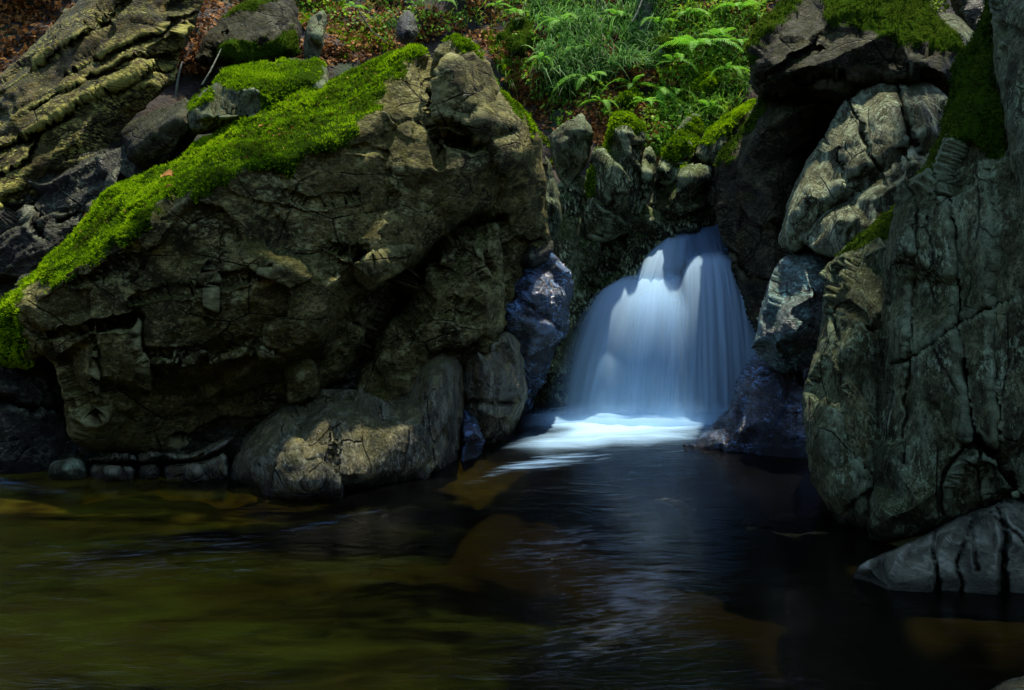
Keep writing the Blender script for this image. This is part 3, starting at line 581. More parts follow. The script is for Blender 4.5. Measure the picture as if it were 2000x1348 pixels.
rock('rock', 'dark speckled wet rock under the mossy fins, left of the waterfall crest',
     [(1035, 830, 8.4), (1045, 640, 8.3), (1080, 470, 8.4), (1090, 380, 8.6), (1130, 360, 8.8), (1180, 400, 8.8), (1250, 400, 8.8), (1300, 420, 8.7), (1310, 480, 8.6), (1290, 560, 8.5), (1200, 640, 8.5), (1120, 840, 8.3)], [(1130, 480, 8.4), (1180, 500, 8.35), (1240, 480, 8.4), (1100, 600, 8.2), (1080, 700, 8.15), (1150, 560, 8.3)], [([(1130, 440), (1120, 520), (1100, 580)], 5, .2), ([(1210, 450), (1200, 510), (1160, 560)], 5, .2)], mat='speck', amp=1.5, step=3.5)
rock('rock', 'steep rock step that the waterfall pours over',
     [(1060, 860, 8.35), (1120, 640, 8.45), (1200, 530, 8.6), (1280, 520, 8.7), (1310, 455, 8.9), (1400, 440, 8.95), (1440, 480, 8.8), (1500, 640, 8.4), (1500, 860, 8.3)], [(1220, 560, 8.45), (1300, 540, 8.5), (1350, 510, 8.5), (1400, 515, 8.5), (1250, 700, 8.38), (1400, 700, 8.38)], mat='darkwet', rr=12, rd=.08, amp=.6)
rock('rock', 'narrow dark rib of rock on the right edge of the big mossy boulder',
     [(1062, 300, 7.6), (1074, 310, 7.7), (1088, 360, 7.8), (1099, 405, 7.8), (1092, 450, 7.8), (1080, 500, 7.7), (1062, 500, 7.6), (1060, 380, 7.5)], [(1078, 400, 7.55)], mat='grey', rr=10, rd=.1, amp=.7, thick=.4, step=3)

def hump(lab, cx, cy, rx, ry, seed, mm='moss', mn=.8):
    Y0 = float(on_hill(np.array([cx]), np.array([cy]))[0][1]); g = np.random.default_rng(seed); ol = []
    for k in range(11):
        a = 2*math.pi*k/11; r = 1+.22*g.normal(); ol.append((cx+rx*math.cos(a)*r, cy+ry*math.sin(a)*r, Y0+.12-.10*math.sin(a)))
    rock('rock', lab, ol, [(cx+rx*.1, cy-ry*.1, Y0-.28), (cx-rx*.3, cy+ry*.35, Y0-.25)], mat='speck', rr=12, rd=.15, amp=1.1, step=3, jag=5, thick=.6, seed=seed, moss=[[(cx-rx*1.2, cy-ry*1.3), (cx+rx*1.2, cy-ry*1.3), (cx+rx*.8, cy+ry*.1), (cx, cy+ry*.35), (cx-rx*.9, cy+ry*.1)]], mossmat=mm, mossn=mn)
hump('mossy hump of rock under the large golden fern', 1385, 165, 55, 60, 301)
hump('dark mossy knob beside the brown leaf patch, right of the boulder shoulder', 1015, 95, 40, 42, 302, 'mossdark')
hump('low mossy rock in the middle of the slope under the drooping fern', 1225, 195, 36, 24, 303)
hump('mossy block poking out of the slope below the tree trunk', 1300, 95, 34, 28, 304, 'mossdark')

# ------------------------------------------------------------------ rocks, right bank
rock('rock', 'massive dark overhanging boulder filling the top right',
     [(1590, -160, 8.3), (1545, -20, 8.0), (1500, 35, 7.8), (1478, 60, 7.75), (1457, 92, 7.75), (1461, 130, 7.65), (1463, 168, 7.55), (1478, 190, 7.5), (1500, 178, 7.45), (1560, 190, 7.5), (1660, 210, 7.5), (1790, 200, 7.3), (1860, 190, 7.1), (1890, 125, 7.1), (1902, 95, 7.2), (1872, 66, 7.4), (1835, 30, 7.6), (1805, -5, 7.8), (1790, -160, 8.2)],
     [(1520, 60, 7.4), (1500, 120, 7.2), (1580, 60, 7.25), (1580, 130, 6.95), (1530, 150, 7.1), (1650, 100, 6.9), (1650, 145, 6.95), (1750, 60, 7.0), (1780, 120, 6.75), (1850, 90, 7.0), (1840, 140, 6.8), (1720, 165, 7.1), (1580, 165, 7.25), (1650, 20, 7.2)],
     [([(1600, 80), (1550, 110), (1515, 135), (1490, 160)], 4, .12), ([(1560, 160), (1640, 158), (1720, 165)], 6, .2)], mat='shade', rr=22, rd=.2, thick=1.6, amp=.9, moss=[[(1545, -20), (1500, 30), (1455, 90), (1462, 120), (1490, 95), (1520, 50), (1560, 0)], [(1600, -100), (1790, -100), (1840, 40), (1880, 90), (1780, 85), (1700, 60), (1610, 40)]], mossmat='mossdark', mossn=.55)  # shade is in the rock colour; upper dark moss added to deepen it
rock('rock', 'dark hollowed wall right of the waterfall with a bright wet left edge',
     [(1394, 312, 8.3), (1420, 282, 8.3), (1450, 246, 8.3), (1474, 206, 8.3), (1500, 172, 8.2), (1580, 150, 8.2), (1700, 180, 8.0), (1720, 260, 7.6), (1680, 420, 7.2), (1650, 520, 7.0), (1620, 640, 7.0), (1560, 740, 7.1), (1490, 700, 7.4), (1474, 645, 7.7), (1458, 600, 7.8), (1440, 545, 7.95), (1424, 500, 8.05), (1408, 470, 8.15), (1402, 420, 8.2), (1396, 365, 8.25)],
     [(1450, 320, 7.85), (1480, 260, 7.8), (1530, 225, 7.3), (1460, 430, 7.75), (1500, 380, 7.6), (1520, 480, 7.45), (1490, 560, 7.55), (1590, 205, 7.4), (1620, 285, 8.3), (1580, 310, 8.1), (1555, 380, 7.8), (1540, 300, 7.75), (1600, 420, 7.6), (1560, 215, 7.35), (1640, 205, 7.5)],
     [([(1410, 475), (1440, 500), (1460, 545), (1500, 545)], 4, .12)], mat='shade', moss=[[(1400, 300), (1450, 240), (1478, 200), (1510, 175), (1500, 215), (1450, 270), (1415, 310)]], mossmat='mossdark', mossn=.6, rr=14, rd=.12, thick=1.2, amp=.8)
rock('rock', 'fan-shaped lichen-streaked block split by two upright cracks, right of the falls',
     [(1522, 480, 6.8), (1528, 420, 6.8), (1545, 370, 6.85), (1580, 312, 6.9), (1615, 258, 6.95), (1640, 212, 7.0), (1660, 190, 7.0), (1672, 192, 6.95), (1690, 168, 7.0), (1735, 155, 7.0), (1756, 160, 6.9), (1775, 152, 6.9), (1805, 155, 6.85), (1838, 176, 6.8), (1857, 196, 6.7), (1850, 260, 6.5), (1800, 310, 6.5), (1745, 345, 6.5), (1680, 385, 6.55), (1600, 430, 6.6), (1560, 500, 6.6)],
     [(1580, 380, 6.45), (1640, 280, 6.55), (1660, 340, 6.4), (1690, 230, 6.6), (1740, 200, 6.6), (1740, 290, 6.4), (1800, 200, 6.5), (1810, 250, 6.4), (1545, 440, 6.6), (1620, 390, 6.45)],
     [([(1760, 158), (1770, 210), (1783, 285)], 5, .22), ([(1668, 190), (1682, 240), (1700, 300), (1722, 335)], 4, .12), ([(1640, 260), (1640, 330), (1650, 370)], 3.5, .04)], mat='lichen', rr=14, rd=.14, amp=.6, strata=None)
rock('rock', 'lower lichen-streaked block jutting under the split fan-shaped block',
     [(1562, 470, 6.5), (1590, 425, 6.5), (1640, 392, 6.45), (1700, 352, 6.4), (1740, 322, 6.4), (1760, 300, 6.4), (1786, 284, 6.4), (1797, 310, 6.35), (1830, 290, 6.3), (1850, 270, 6.2), (1840, 340, 6.1), (1780, 440, 6.1), (1680, 520, 6.1), (1600, 500, 6.3)],
     [(1640, 430, 6.2), (1700, 390, 6.15), (1760, 350, 6.1), (1780, 310, 6.2), (1700, 440, 6.1), (1740, 330, 6.2)], [([(1762, 300), (1775, 330), (1780, 370)], 3, .05)], mat='lichen', rr=13, rd=.12, amp=.55)
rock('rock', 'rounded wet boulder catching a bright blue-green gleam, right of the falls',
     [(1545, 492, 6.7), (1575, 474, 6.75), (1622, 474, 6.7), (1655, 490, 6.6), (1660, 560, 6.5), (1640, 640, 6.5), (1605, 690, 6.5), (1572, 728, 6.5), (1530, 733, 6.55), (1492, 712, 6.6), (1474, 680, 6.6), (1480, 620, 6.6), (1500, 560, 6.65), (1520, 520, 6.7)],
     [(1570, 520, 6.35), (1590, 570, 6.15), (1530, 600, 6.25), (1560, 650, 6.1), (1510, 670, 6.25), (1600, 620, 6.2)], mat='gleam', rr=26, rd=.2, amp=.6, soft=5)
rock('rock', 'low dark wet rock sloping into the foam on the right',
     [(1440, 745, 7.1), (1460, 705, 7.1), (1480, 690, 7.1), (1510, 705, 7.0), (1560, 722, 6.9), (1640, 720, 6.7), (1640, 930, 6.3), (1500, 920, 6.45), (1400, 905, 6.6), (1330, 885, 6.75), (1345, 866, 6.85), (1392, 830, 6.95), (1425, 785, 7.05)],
     [(1480, 760, 6.75), (1540, 780, 6.55), (1450, 830, 6.65), (1500, 850, 6.45), (1560, 850, 6.4), (1400, 865, 6.7)], mat='wetglint', rr=16, rd=.12, amp=.8)
rock('rock', 'left flange of the right-hand wall, a ribbed greenish slab with mossy lip',
     [(1610, 530, 5.9), (1640, 490, 5.95), (1690, 450, 5.9), (1742, 405, 5.8), (1790, 380, 5.6), (1790, 900, 5.1), (1760, 1040, 4.9), (1700, 1075, 4.9), (1677, 1047, 4.95), (1645, 1015, 5.05), (1618, 980, 5.1), (1590, 942, 5.15), (1574, 900, 5.2), (1566, 840, 5.3), (1570, 770, 5.4), (1590, 700, 5.5), (1603, 640, 5.6), (1606, 580, 5.75)],
     [(1680, 500, 5.55), (1720, 480, 5.5), (1650, 580, 5.4), (1700, 620, 5.2), (1630, 700, 5.2), (1660, 760, 5.1), (1620, 840, 4.98), (1680, 860, 5.0), (1640, 920, 4.92), (1680, 980, 4.85), (1640, 960, 4.95), (1700, 760, 5.15)],
     [([(1660, 900), (1680, 920), (1700, 950)], 4, .08), ([(1632, 600), (1628, 680), (1650, 760)], 5, .06)], mat='grey', rr=18, rd=.16, amp=.75, thick=1., strata=1.45,
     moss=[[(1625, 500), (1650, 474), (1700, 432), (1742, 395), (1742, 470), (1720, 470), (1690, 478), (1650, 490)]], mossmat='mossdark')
rock('rock', 'great cracked slab of the right-hand wall with a dark moss clump near its top',
     [(1742, 420, 5.2), (1760, 375, 5.25), (1800, 328, 5.3), (1838, 270, 5.35), (1848, 200, 5.4), (1868, 112, 5.5), (1900, 70, 5.6), (1935, -20, 5.7), (1960, -200, 5.8), (2500, -250, 4.2), (2500, 1000, 3.6), (2000, 975, 4.3), (1940, 992, 4.4), (1900, 1008, 4.45), (1850, 1028, 4.5), (1800, 1045, 4.55), (1720, 1070, 4.65), (1692, 1072, 4.7), (1684, 1040, 4.75), (1695, 960, 4.85), (1711, 900, 4.9), (1716, 820, 4.95), (1721, 760, 5.0), (1722, 660, 5.05), (1732, 500, 5.15)],
     [(1760, 480, 4.85), (1800, 400, 4.9), (1850, 330, 4.9), (1860, 450, 4.72), (1780, 650, 4.72), (1800, 850, 4.52), (1740, 900, 4.62), (1740, 1010, 4.48), (1870, 620, 4.62), (1900, 560, 4.6), (1960, 450, 4.5), (1900, 200, 5.0), (1950, 300, 4.75), (1925, 120, 5.1), (1960, 700, 4.38), (1920, 860, 4.32), (1850, 950, 4.42), (1990, 850, 4.22), (1790, 990, 4.4), (1990, 600, 4.35), (1880, 260, 4.85)],
     [([(1832, 260), (1848, 350), (1860, 440), (1870, 560), (1866, 640), (1880, 740), (1896, 840), (1902, 870)], 4.5, .10), ([(1725, 715), (1790, 690), (1835, 655), (1870, 632), (1940, 602), (2010, 570)], 3.5, .06), ([(1850, 1000), (1852, 935), (1880, 890), (1905, 855)], 5, .12), ([(1905, 855), (1955, 895), (1985, 960), (2020, 990)], 6, .15), ([(1905, 860), (1915, 920), (1925, 980)], 4, .09), ([(1792, 370), (1786, 520), (1772, 700), (1766, 900)], 3, .06), ([(1930, 330), (1946, 500), (1936, 700), (1952, 880)], 3, .07)], mat='grey', rr=16, rd=.13, thick=1.2, amp=.75, soft=1, fine=.5,
     moss=[[(1835, 262), (1850, 175), (1868, 108), (1890, 70), (1925, 0), (1940, 60), (1945, 150), (1958, 240), (1962, 310), (1940, 312), (1910, 275), (1880, 270), (1858, 262), (1838, 320), (1800, 345), (1785, 350)]], mossmat='mossdark')
rock('rock', 'smooth grey slab leaning at the upper right edge of the picture',
     [(1934, -60, 5.2), (2000, -200, 5.2), (2500, -250, 4.0), (2500, 760, 3.6), (2060, 620, 4.1), (2005, 520, 4.35), (1985, 400, 4.5), (1962, 250, 4.7), (1945, 140, 4.9)],
     [(1990, 100, 4.7), (2000, 300, 4.4), (2080, 400, 4.0)], mat='grey', rr=14, rd=.1, thick=.5, amp=.5)
rock('rock', 'pale cracked waterline ledge at the foot of the right-hand wall',
     [(1670, 1128, 4.15), (1684, 1098, 4.25), (1740, 1078, 4.35), (1800, 1050, 4.45), (1850, 1020, 4.5), (1920, 985, 4.5), (2000, 955, 4.5), (2500, 900, 4.4), (2500, 1260, 3.8), (2000, 1215, 3.92), (1720, 1205, 3.95), (1668, 1180, 4.05)],
     [(1700, 1108, 4.05), (1760, 1088, 4.06), (1850, 1052, 4.08), (1950, 1010, 4.08), (1740, 1145, 3.97), (1830, 1120, 3.98), (1900, 1145, 3.96), (1950, 1080, 3.99), (2000, 1150, 3.95), (2000, 1050, 4.0)],
     [([(1826, 1040), (1830, 1090), (1832, 1180)], 5, .12), ([(1896, 1018), (1872, 1095), (1878, 1160)], 3, .07), ([(1895, 1030), (1908, 1115)], 2.6, .06), ([(1952, 995), (1963, 1060), (1955, 1190)], 6, .13), ([(1935, 1005), (1968, 1030), (2010, 1065)], 3, .06)], mat='pale', rr=9, rd=.06, amp=.35, soft=1, fine=.4)
rock('rock', 'small speckled rock tip in the bottom right corner',
     [(1915, 1365, 2.95), (1935, 1342, 2.98), (1965, 1328, 3.0), (2010, 1320, 3.0), (2120, 1318, 3.0), (2120, 1420, 2.8), (1920, 1420, 2.8)], [(1980, 1350, 2.85), (2040, 1345, 2.85)], mat='low', rr=20, rd=.08, amp=.4, thick=.4)
rock('rock', 'grey rounded rock behind the overhanging boulder at the top right',
     [(1820, 40, 8.2), (1840, 24, 8.3), (1870, 30, 8.3), (1900, 60, 8.2), (1912, 100, 8.0), (1900, 140, 7.9), (1840, 90, 8.0)], [(1870, 70, 7.9)], mat='grey', rr=12, rd=.12, amp=.5)
rock('rock', 'dark crag in the top right gap beside the moss clump',
     [(1850, -120, 9.0), (2010, -120, 8.6), (2010, 120, 8.3), (1900, 130, 8.3), (1880, 60, 8.6), (1845, 0, 8.9)], [(1900, 20, 8.5), (1930, 60, 8.3)], mat='darkwet', amp=1.)

# ------------------------------------------------------------------ the waterfall
wf = empty('waterfall', at(1280, 809, 8.1)); tag(wf, 'silky white waterfall pouring over a rock step into the pool', 'waterfall')
def curtain(name, top, bot, mat, bulge=.12, nu=70, nv=60, dens=(0.9, 0.7), edge=(.12, .12), endfade=0., topfade=.06, seed=0, power=.55):
    """a sheet of falling water between a lip and a foot polyline (px, py, depth)"""
    def res(pl, n):
        pl = np.array(pl, float); d = np.concatenate([[0], np.cumsum(np.hypot(*(pl[1:, :2]-pl[:-1, :2]).T))]); t = np.linspace(0, d[-1], n)
        return np.stack([np.interp(t, d, pl[:, k]) for k in range(3)], 1)
    T = res(top, nu); B = res(bot, nu); T = unproj(T[:, 0], T[:, 1], T[:, 2]); B = unproj(B[:, 0], B[:, 1], B[:, 2])
    u = np.linspace(0, 1, nu); v = np.linspace(0, 1, nv)
    uu, vv = np.meshgrid(u, v)
    hz = vv**power; vt = .25*vv+.75*vv**1.6
    Pt = np.empty((nv, nu, 3))
    for k in (0, 1): Pt[..., k] = T[None, :, k]*(1-hz)+B[None, :, k]*hz
    Pt[..., 2] = T[None, :, 2]*(1-vt)+B[None, :, 2]*vt
    q = np.stack([uu.ravel()*14, vv.ravel()*1.0, np.full(uu.size, seed)], 1)
    Pt[..., 1] -= bulge*np.sin(np.pi*np.clip(vv, 0, 1))*.5+.012*(fbm(q, 3, seed)+.6*fbm(q*2.7, 2, seed+4)).reshape(uu.shape)*np.clip(vv*4, 0, 1)
    e = np.clip(uu/edge[0], 0, 1)*np.clip((1-uu)/edge[1], 0, 1)
    d = (dens[0]*(1-vv)+dens[1]*vv)*e**.6*np.clip((vv+.02)/topfade, 0, 1)
    if endfade: d = d*np.clip((1-vv)/endfade, .35, 1)
    W = np.linalg.norm(T[-1]-T[0])
    return add_mesh(name, Pt.reshape(-1, 3), gridfaces(nv, nu), mat, wf, attrs={'dens': d.ravel()}, uv=np.stack([uu.ravel()*max(W, .5)+seed*3.3, vv.ravel()*1.4], 1))
M['stream'] = white_mat('sliding_stream', (5, .5), (-.6, 1.0), (.22, .36, .55), .8, .2, .004, 1.6)
curtain('stream', [(1300, 462, 8.75), (1340, 446, 8.85), (1420, 432, 8.9)], [(1318, 535, 8.35), (1340, 512, 8.33), (1436, 502, 8.3)], M['stream'], bulge=-.05, dens=(.80, .66), seed=1, power=1., edge=(.15, .04))
curtain('cascade', [(1282, 482, 8.7), (1312, 456, 8.72), (1356, 446, 8.75)], [(1210, 600, 8.15), (1280, 600, 8.1), (1342, 590, 8.1)], M['fall'], bulge=.10, dens=(.85, .95), seed=2, nu=50, edge=(.35, .5), endfade=.4, topfade=.25, power=.8)
curtain('veil', [(1196, 556, 8.4), (1228, 536, 8.4), (1285, 530, 8.38), (1330, 526, 8.35)], [(1050, 818, 7.95), (1140, 822, 7.85), (1250, 826, 7.8), (1352, 826, 7.8)], M['fall'], bulge=.20, dens=(1.05, .55), seed=3, edge=(.34, .14), topfade=.15, power=.7)
curtain('veil', [(1336, 514, 8.33), (1354, 496, 8.33), (1400, 488, 8.33), (1440, 506, 8.33)], [(1310, 826, 7.82), (1345, 826, 7.82), (1420, 822, 7.85), (1510, 812, 7.9)], M['fall'], bulge=.08, dens=(.98, .62), seed=4, edge=(.14, .04), topfade=.16, power=.7)
curtain('veil', [(1240, 544, 8.3), (1285, 538, 8.28), (1330, 534, 8.26)], [(1170, 822, 7.74), (1262, 826, 7.7), (1336, 826, 7.7)], M['fall'], bulge=.22, dens=(.90, .45), seed=5, edge=(.5, .5), topfade=.3, power=.7)
curtain('veil', [(1300, 560, 8.2), (1330, 552, 8.2), (1352, 556, 8.2)], [(1260, 826, 7.72), (1312, 826, 7.7), (1360, 826, 7.72)], M['fall'], bulge=.14, dens=(.6, .62), seed=8, edge=(.5, .5), topfade=.35, nu=50, power=.75)
curtain('veil', [(1166, 700, 8.0), (1190, 676, 7.98), (1216, 700, 8.0)], [(1112, 822, 7.75), (1186, 826, 7.7), (1240, 824, 7.75)], M['fall'], bulge=.12, dens=(.36, .32), seed=6, edge=(.5, .5), nu=40, topfade=.25)
curtain('spray', [(1030, 772, 7.75), (1150, 752, 7.68), (1300, 748, 7.62), (1420, 750, 7.65), (1500, 772, 7.75)], [(1000, 838, 7.65), (1150, 842, 7.5), (1300, 842, 7.45), (1420, 838, 7.5), (1490, 830, 7.6)], M['spray'], bulge=.06, dens=(0, .95), seed=9, edge=(.25, .15), topfade=.9, power=1.)

# foam on the plunge pool: a low soft mound of broken water, then drifting streaks
def foam_sheet(name, label, ring, mat, height, seed, feather=.5, dens=1., flow=(1, 0), res=.03, cat='foam', z0=.006):
    P = np.array([[(x-CX)/F*wd(y), wd(y)] for x, y in ring]); x0, y0 = P.min(0)-.1; x1, y1 = P.max(0)+.1
    xs = np.arange(x0, x1, res); ys = np.arange(y0, y1, res); gx, gy = np.meshgrid(xs, ys)
    ins = inside(gx, gy, P.tolist()); d = seg_dist(gx.ravel(), gy.ravel(), P.tolist(), True)[0].reshape(gx.shape)
    q = np.stack([gx.ravel(), gy.ravel(), np.zeros(gx.size)], 1)
    de = np.where(ins, np.clip(d/feather, 0, 1), 0)*dens*np.clip(.92+.35*fbm(q*np.array([1.1, 1.8, 1]), 3, seed+9).reshape(gx.shape), 0, 1.1)
    hz = z0+height*np.clip(de, 0, 1)*(.6+.5*fbm(q*np.array([2.2, 3.5, 1]), 3, seed).reshape(gx.shape))
    keep = ins; cm = keep[:-1, :-1] & keep[1:, :-1] & keep[:-1, 1:] & keep[1:, 1:]
    Fc = gridfaces(*gx.shape)[cm.ravel()]
    us = np.unique(Fc); mp = np.full(gx.size, -1); mp[us] = np.arange(len(us))
    fx, fy = flow; L = math.hypot(fx, fy); fx /= L; fy /= L
    uvs = np.stack([gx.ravel()*-fy+gy.ravel()*fx, gx.ravel()*fx+gy.ravel()*fy], 1)
    o = add_mesh(name, np.stack([gx, gy, np.maximum(hz, z0)], -1).reshape(-1, 3)[us], mp[Fc], mat, attrs={'dens': de.ravel()[us]}, uv=uvs[us])
    tag(o, label, cat); o['kind'] = 'stuff'; return o
foam_sheet('foam', 'bright white foam boiling at the foot of the waterfall', [(940, 885), (985, 820), (1010, 780), (1080, 765), (1200, 760), (1440, 760), (1520, 780), (1480, 842), (1380, 876), (1200, 890), (1060, 900)], M['foam'], .06, 3, .75, 1.15, (1, .12))
foam_sheet('foam', 'blue-white foam tongue drifting left from the plunge pool', [(800, 985), (880, 925), (960, 890), (1100, 866), (1330, 850), (1400, 862), (1330, 890), (1200, 918), (1050, 940), (920, 965)], M['streaks'], .004, 4, .45, .80, (1, .22), z0=.010)
foam_sheet('foam', 'thin foam streaks sliding past the low brown boulder', [(480, 1040), (700, 978), (850, 935), (920, 915), (960, 935), (820, 1000), (640, 1050), (480, 1075)], M['streaks'], .003, 5, .30, .70, (1, .22), z0=.009)
foam_sheet('foam', 'ruffled bluish riffle at the far left waterline', [(-200, 905), (60, 925), (130, 940), (330, 945), (440, 940), (380, 972), (150, 985), (-200, 980)], M['streaks'], .012, 6, .22, .50, (1, .05), z0=.009)
foam_sheet('foam', 'faint grey wisps of foam wheeling over the middle of the pool', [(640, 1230), (720, 1110), (900, 1000), (1050, 950), (1300, 930), (1480, 960), (1540, 1100), (1560, 1400), (1100, 1450), (820, 1400), (900, 1200)], M['wisps'], .003, 7, .8, .80, (1, .25), z0=.009)
foam_sheet('foam', 'thin pale current lines over the shallow left side of the pool', [(-300, 1000), (200, 1000), (560, 985), (720, 1010), (760, 1120), (600, 1200), (200, 1230), (-300, 1300)], M['wisps'], .003, 8, .6, .44, (1, .12), z0=.009)

# ------------------------------------------------------------------ vegetation
def scatter_px(n, poly, seed):
    g = np.random.default_rng(seed); P = np.array(poly, float); x0, y0 = P.min(0); x1, y1 = P.max(0); out = np.zeros((0, 2))
    while len(out) < n:
        c = g.random((n, 2))*[x1-x0, y1-y0]+[x0, y0]; out = np.concatenate([out, c[inside(c[:, 0], c[:, 1], poly)]])
    return out[:n]
def leaves(name, label, P, N, mat, size, seed, tint=None, curl=.35, aspect=.6, flat=.7, droop=0., cat='plants'):
    g = np.random.default_rng(seed); n = len(P)
    nn = N*flat+g.normal(size=P.shape)*(1-flat)*1.2; nn /= np.linalg.norm(nn, axis=1)[:, None]
    d = np.cross(nn, g.normal(size=P.shape)); d /= np.linalg.norm(d, axis=1)[:, None]; d[:, 2] -= droop; d /= np.linalg.norm(d, axis=1)[:, None]
    s = np.cross(nn, d); s /= np.linalg.norm(s, axis=1)[:, None]
    L = (size*(.55+.9*g.random(n)))[:, None]; Wd = L*aspect; up = nn*(L*curl*(g.random(n)[:, None]-.2))
    V = np.stack([P, P+d*L*.4+s*Wd*.5+up, P+d*L+up*.6*g.normal(size=(n, 1)), P+d*L*.4-s*Wd*.5+up], 1).reshape(-1, 3)
    Q = np.arange(n*4).reshape(-1, 4); T = np.concatenate([Q[:, [0, 1, 2]], Q[:, [0, 2, 3]]])
    ti = np.repeat(np.clip((tint if tint is not None else g.random(n)), 0, 1), 4)
    o = add_mesh(name, V, T, mat, smooth=False, attrs={'tint': ti}); tag(o, label, cat, kind='stuff'); return o
HILL = [(330, -60), (1560, -60), (1480, 60), (1450, 180), (1400, 280), (1300, 330), (1240, 300), (1150, 280), (1080, 330), (1060, 260), (950, 110), (880, 60), (800, 100), (640, 130), (420, 140), (340, 150)]
q = scatter_px(20000, HILL, 1); P = on_hill(q[:, 0], q[:, 1]); N = hill_normal(P)
dens = fbm(P*1.7, 3, 8); k = dens > -.45; P, N = P[k], N[k]
leaves('leaf_litter', 'brown fallen leaves covering the hillside above the falls', P+N*.02, N, M['litter'], .065, 2, cat='leaves')
q = scatter_px(3500, [(-200, -80), (230, -80), (120, 45), (0, 150), (-200, 250)], 3); P = on_hill(q[:, 0], q[:, 1]); N = hill_normal(P)
leaves('leaf_litter', 'reddish fallen leaves on the slope above the layered cliff', P+N*.02, N, M['litter'], .07, 4, cat='leaves')

def blades(name, label, px, seed, per=9, length=.34, width=.011, mat='grass', lean=(.3, -.3)):
    g = np.random.default_rng(seed); R = on_hill(px[:, 0], px[:, 1]); Nn = hill_normal(R)
    n = len(R)*per; B = np.repeat(R, per, 0)+g.normal(size=(n, 3))*.03; NB_ = np.repeat(Nn, per, 0)
    cl = np.repeat(np.clip(.45+.5*fbm(R*2.2, 3, seed)+.15*g.normal(size=len(R)), 0, 1), per)
    d = NB_*.5+np.array([0, 0, 1.0])+g.normal(size=(n, 3))*.45; d /= np.linalg.norm(d, axis=1)[:, None]
    side = np.cross(d, g.normal(size=(n, 3))); side /= np.linalg.norm(side, axis=1)[:, None]
    L = (length*(.5+.8*g.random(n)))[:, None]; fall = NB_*.5+np.array([lean[0], lean[1], 0])+g.normal(size=(n, 3))*.35; S = 5; rows = []
    for k in range(S+1):
        t = k/S; c = B+d*L*t*(1-.25*t)+fall*L*.55*t*t-np.array([0, 0, 1])*L*(.75*t**2.4); wk = width*(1-t)**.7*(.8+.6*(t > .05))
        rows.append(np.stack([c-side*wk/2, c+side*wk/2], 1))
    V = np.stack(rows, 1).reshape(n, -1, 3); Fc = []
    base = np.arange(n)*(2*(S+1))
    for k in range(S): Fc.append(np.stack([base+2*k, base+2*k+1, base+2*k+3, base+2*k+2], 1))
    ti = np.repeat(np.clip(cl+.12*g.normal(size=n), 0, 1), 2*(S+1))
    o = add_mesh(name, V.reshape(-1, 3), np.concatenate(Fc), M[mat], attrs={'tint': ti}); tag(o, label, 'grass', kind='stuff'); return o
blades('grass', 'arching blue-green woodrush tussocks on the slope above the falls', np.concatenate([scatter_px(460, [(980, -60), (1290, -60), (1300, 60), (1280, 130), (1180, 170), (1090, 160), (1040, 60)], 5), scatter_px(70, [(1040, 100), (1110, 100), (1140, 170), (1080, 200)], 6)]), 7, 11, .42, .014)
blades('grass', 'sparse yellowish grass at the upper right of the slope', scatter_px(420, [(1290, -60), (1560, -60), (1470, 60), (1455, 200), (1400, 250), (1310, 290), (1290, 110)], 8), 9, 9, .26, .009, 'herb', (.1, -.4))
blades('grass', 'scattered thin grass on the shaded slope behind the boulder', scatter_px(150, [(560, -60), (1000, -60), (1050, 80), (1080, 240), (1000, 190), (930, 60), (700, 60)], 18), 19, 7, .22, .008, 'herb', (.1, -.4))
q = np.concatenate([scatter_px(6000, [(1260, -60), (1540, -60), (1470, 60), (1450, 200), (1390, 280), (1300, 320), (1250, 260), (1290, 120)], 10), scatter_px(3200, [(950, -50), (1250, -50), (1250, 240), (1150, 270), (1060, 230)], 12), scatter_px(1500, [(400, -60), (950, -50), (930, 60), (700, 90)], 14)])
P = on_hill(q[:, 0], q[:, 1]); N = hill_normal(P); g = np.random.default_rng(4); P = P+N*(.02+.12*g.random(len(P)))[:, None]
k = fbm(P*2.1, 3, 99) > -.15
leaves('undergrowth', 'small-leaved green undergrowth and ivy on the slope', P[k], N[k], M['herb'], .055, 5, tint=np.clip(.5+.5*fbm(P[k]*3, 3, 45)+.15*g.normal(size=k.sum()), 0, 1), flat=.45, aspect=.7)
q = scatter_px(500, [(1780, -60), (1850, -60), (1850, 25), (1800, 20)], 71); g = np.random.default_rng(72)
P = unproj(q[:, 0], q[:, 1], 8.9+.5*g.random(len(q)))
leaves('undergrowth', 'sunlit yellow-green leaves in the gap above the top right boulders', P, np.tile([0, -.4, .9], (len(P), 1)), M['herb'], .06, 73, tint=.75+.25*g.random(len(P)), flat=.4)
# moss carpets on the soil
q = np.concatenate([scatter_px(9000, [(1270, 230), (1400, 90), (1470, 90), (1440, 200), (1350, 290), (1280, 320)], 20), scatter_px(5000, [(940, 60), (1040, 60), (1080, 200), (1080, 330), (1040, 230), (960, 110)], 21), scatter_px(5000, [(560, 20), (700, -20), (830, 40), (800, 90), (650, 120)], 22)])
P = on_hill(q[:, 0], q[:, 1]); k = fbm(P*2.4, 3, 61) > .0; P = P[k]
tufts('moss', P, hill_normal(P), M['moss'], None, .03, .016, 5, seed=9)
tag(bpy.data.objects['moss.%03d' % 0] if 'moss.000' in bpy.data.objects else [o for o in bpy.data.objects if o.name.startswith('moss') and o.parent is None and o.type == 'MESH' and 'kind' in o and not o.name.startswith('mossy')][-1], 'patchy green moss carpet on the woodland slope', 'moss')

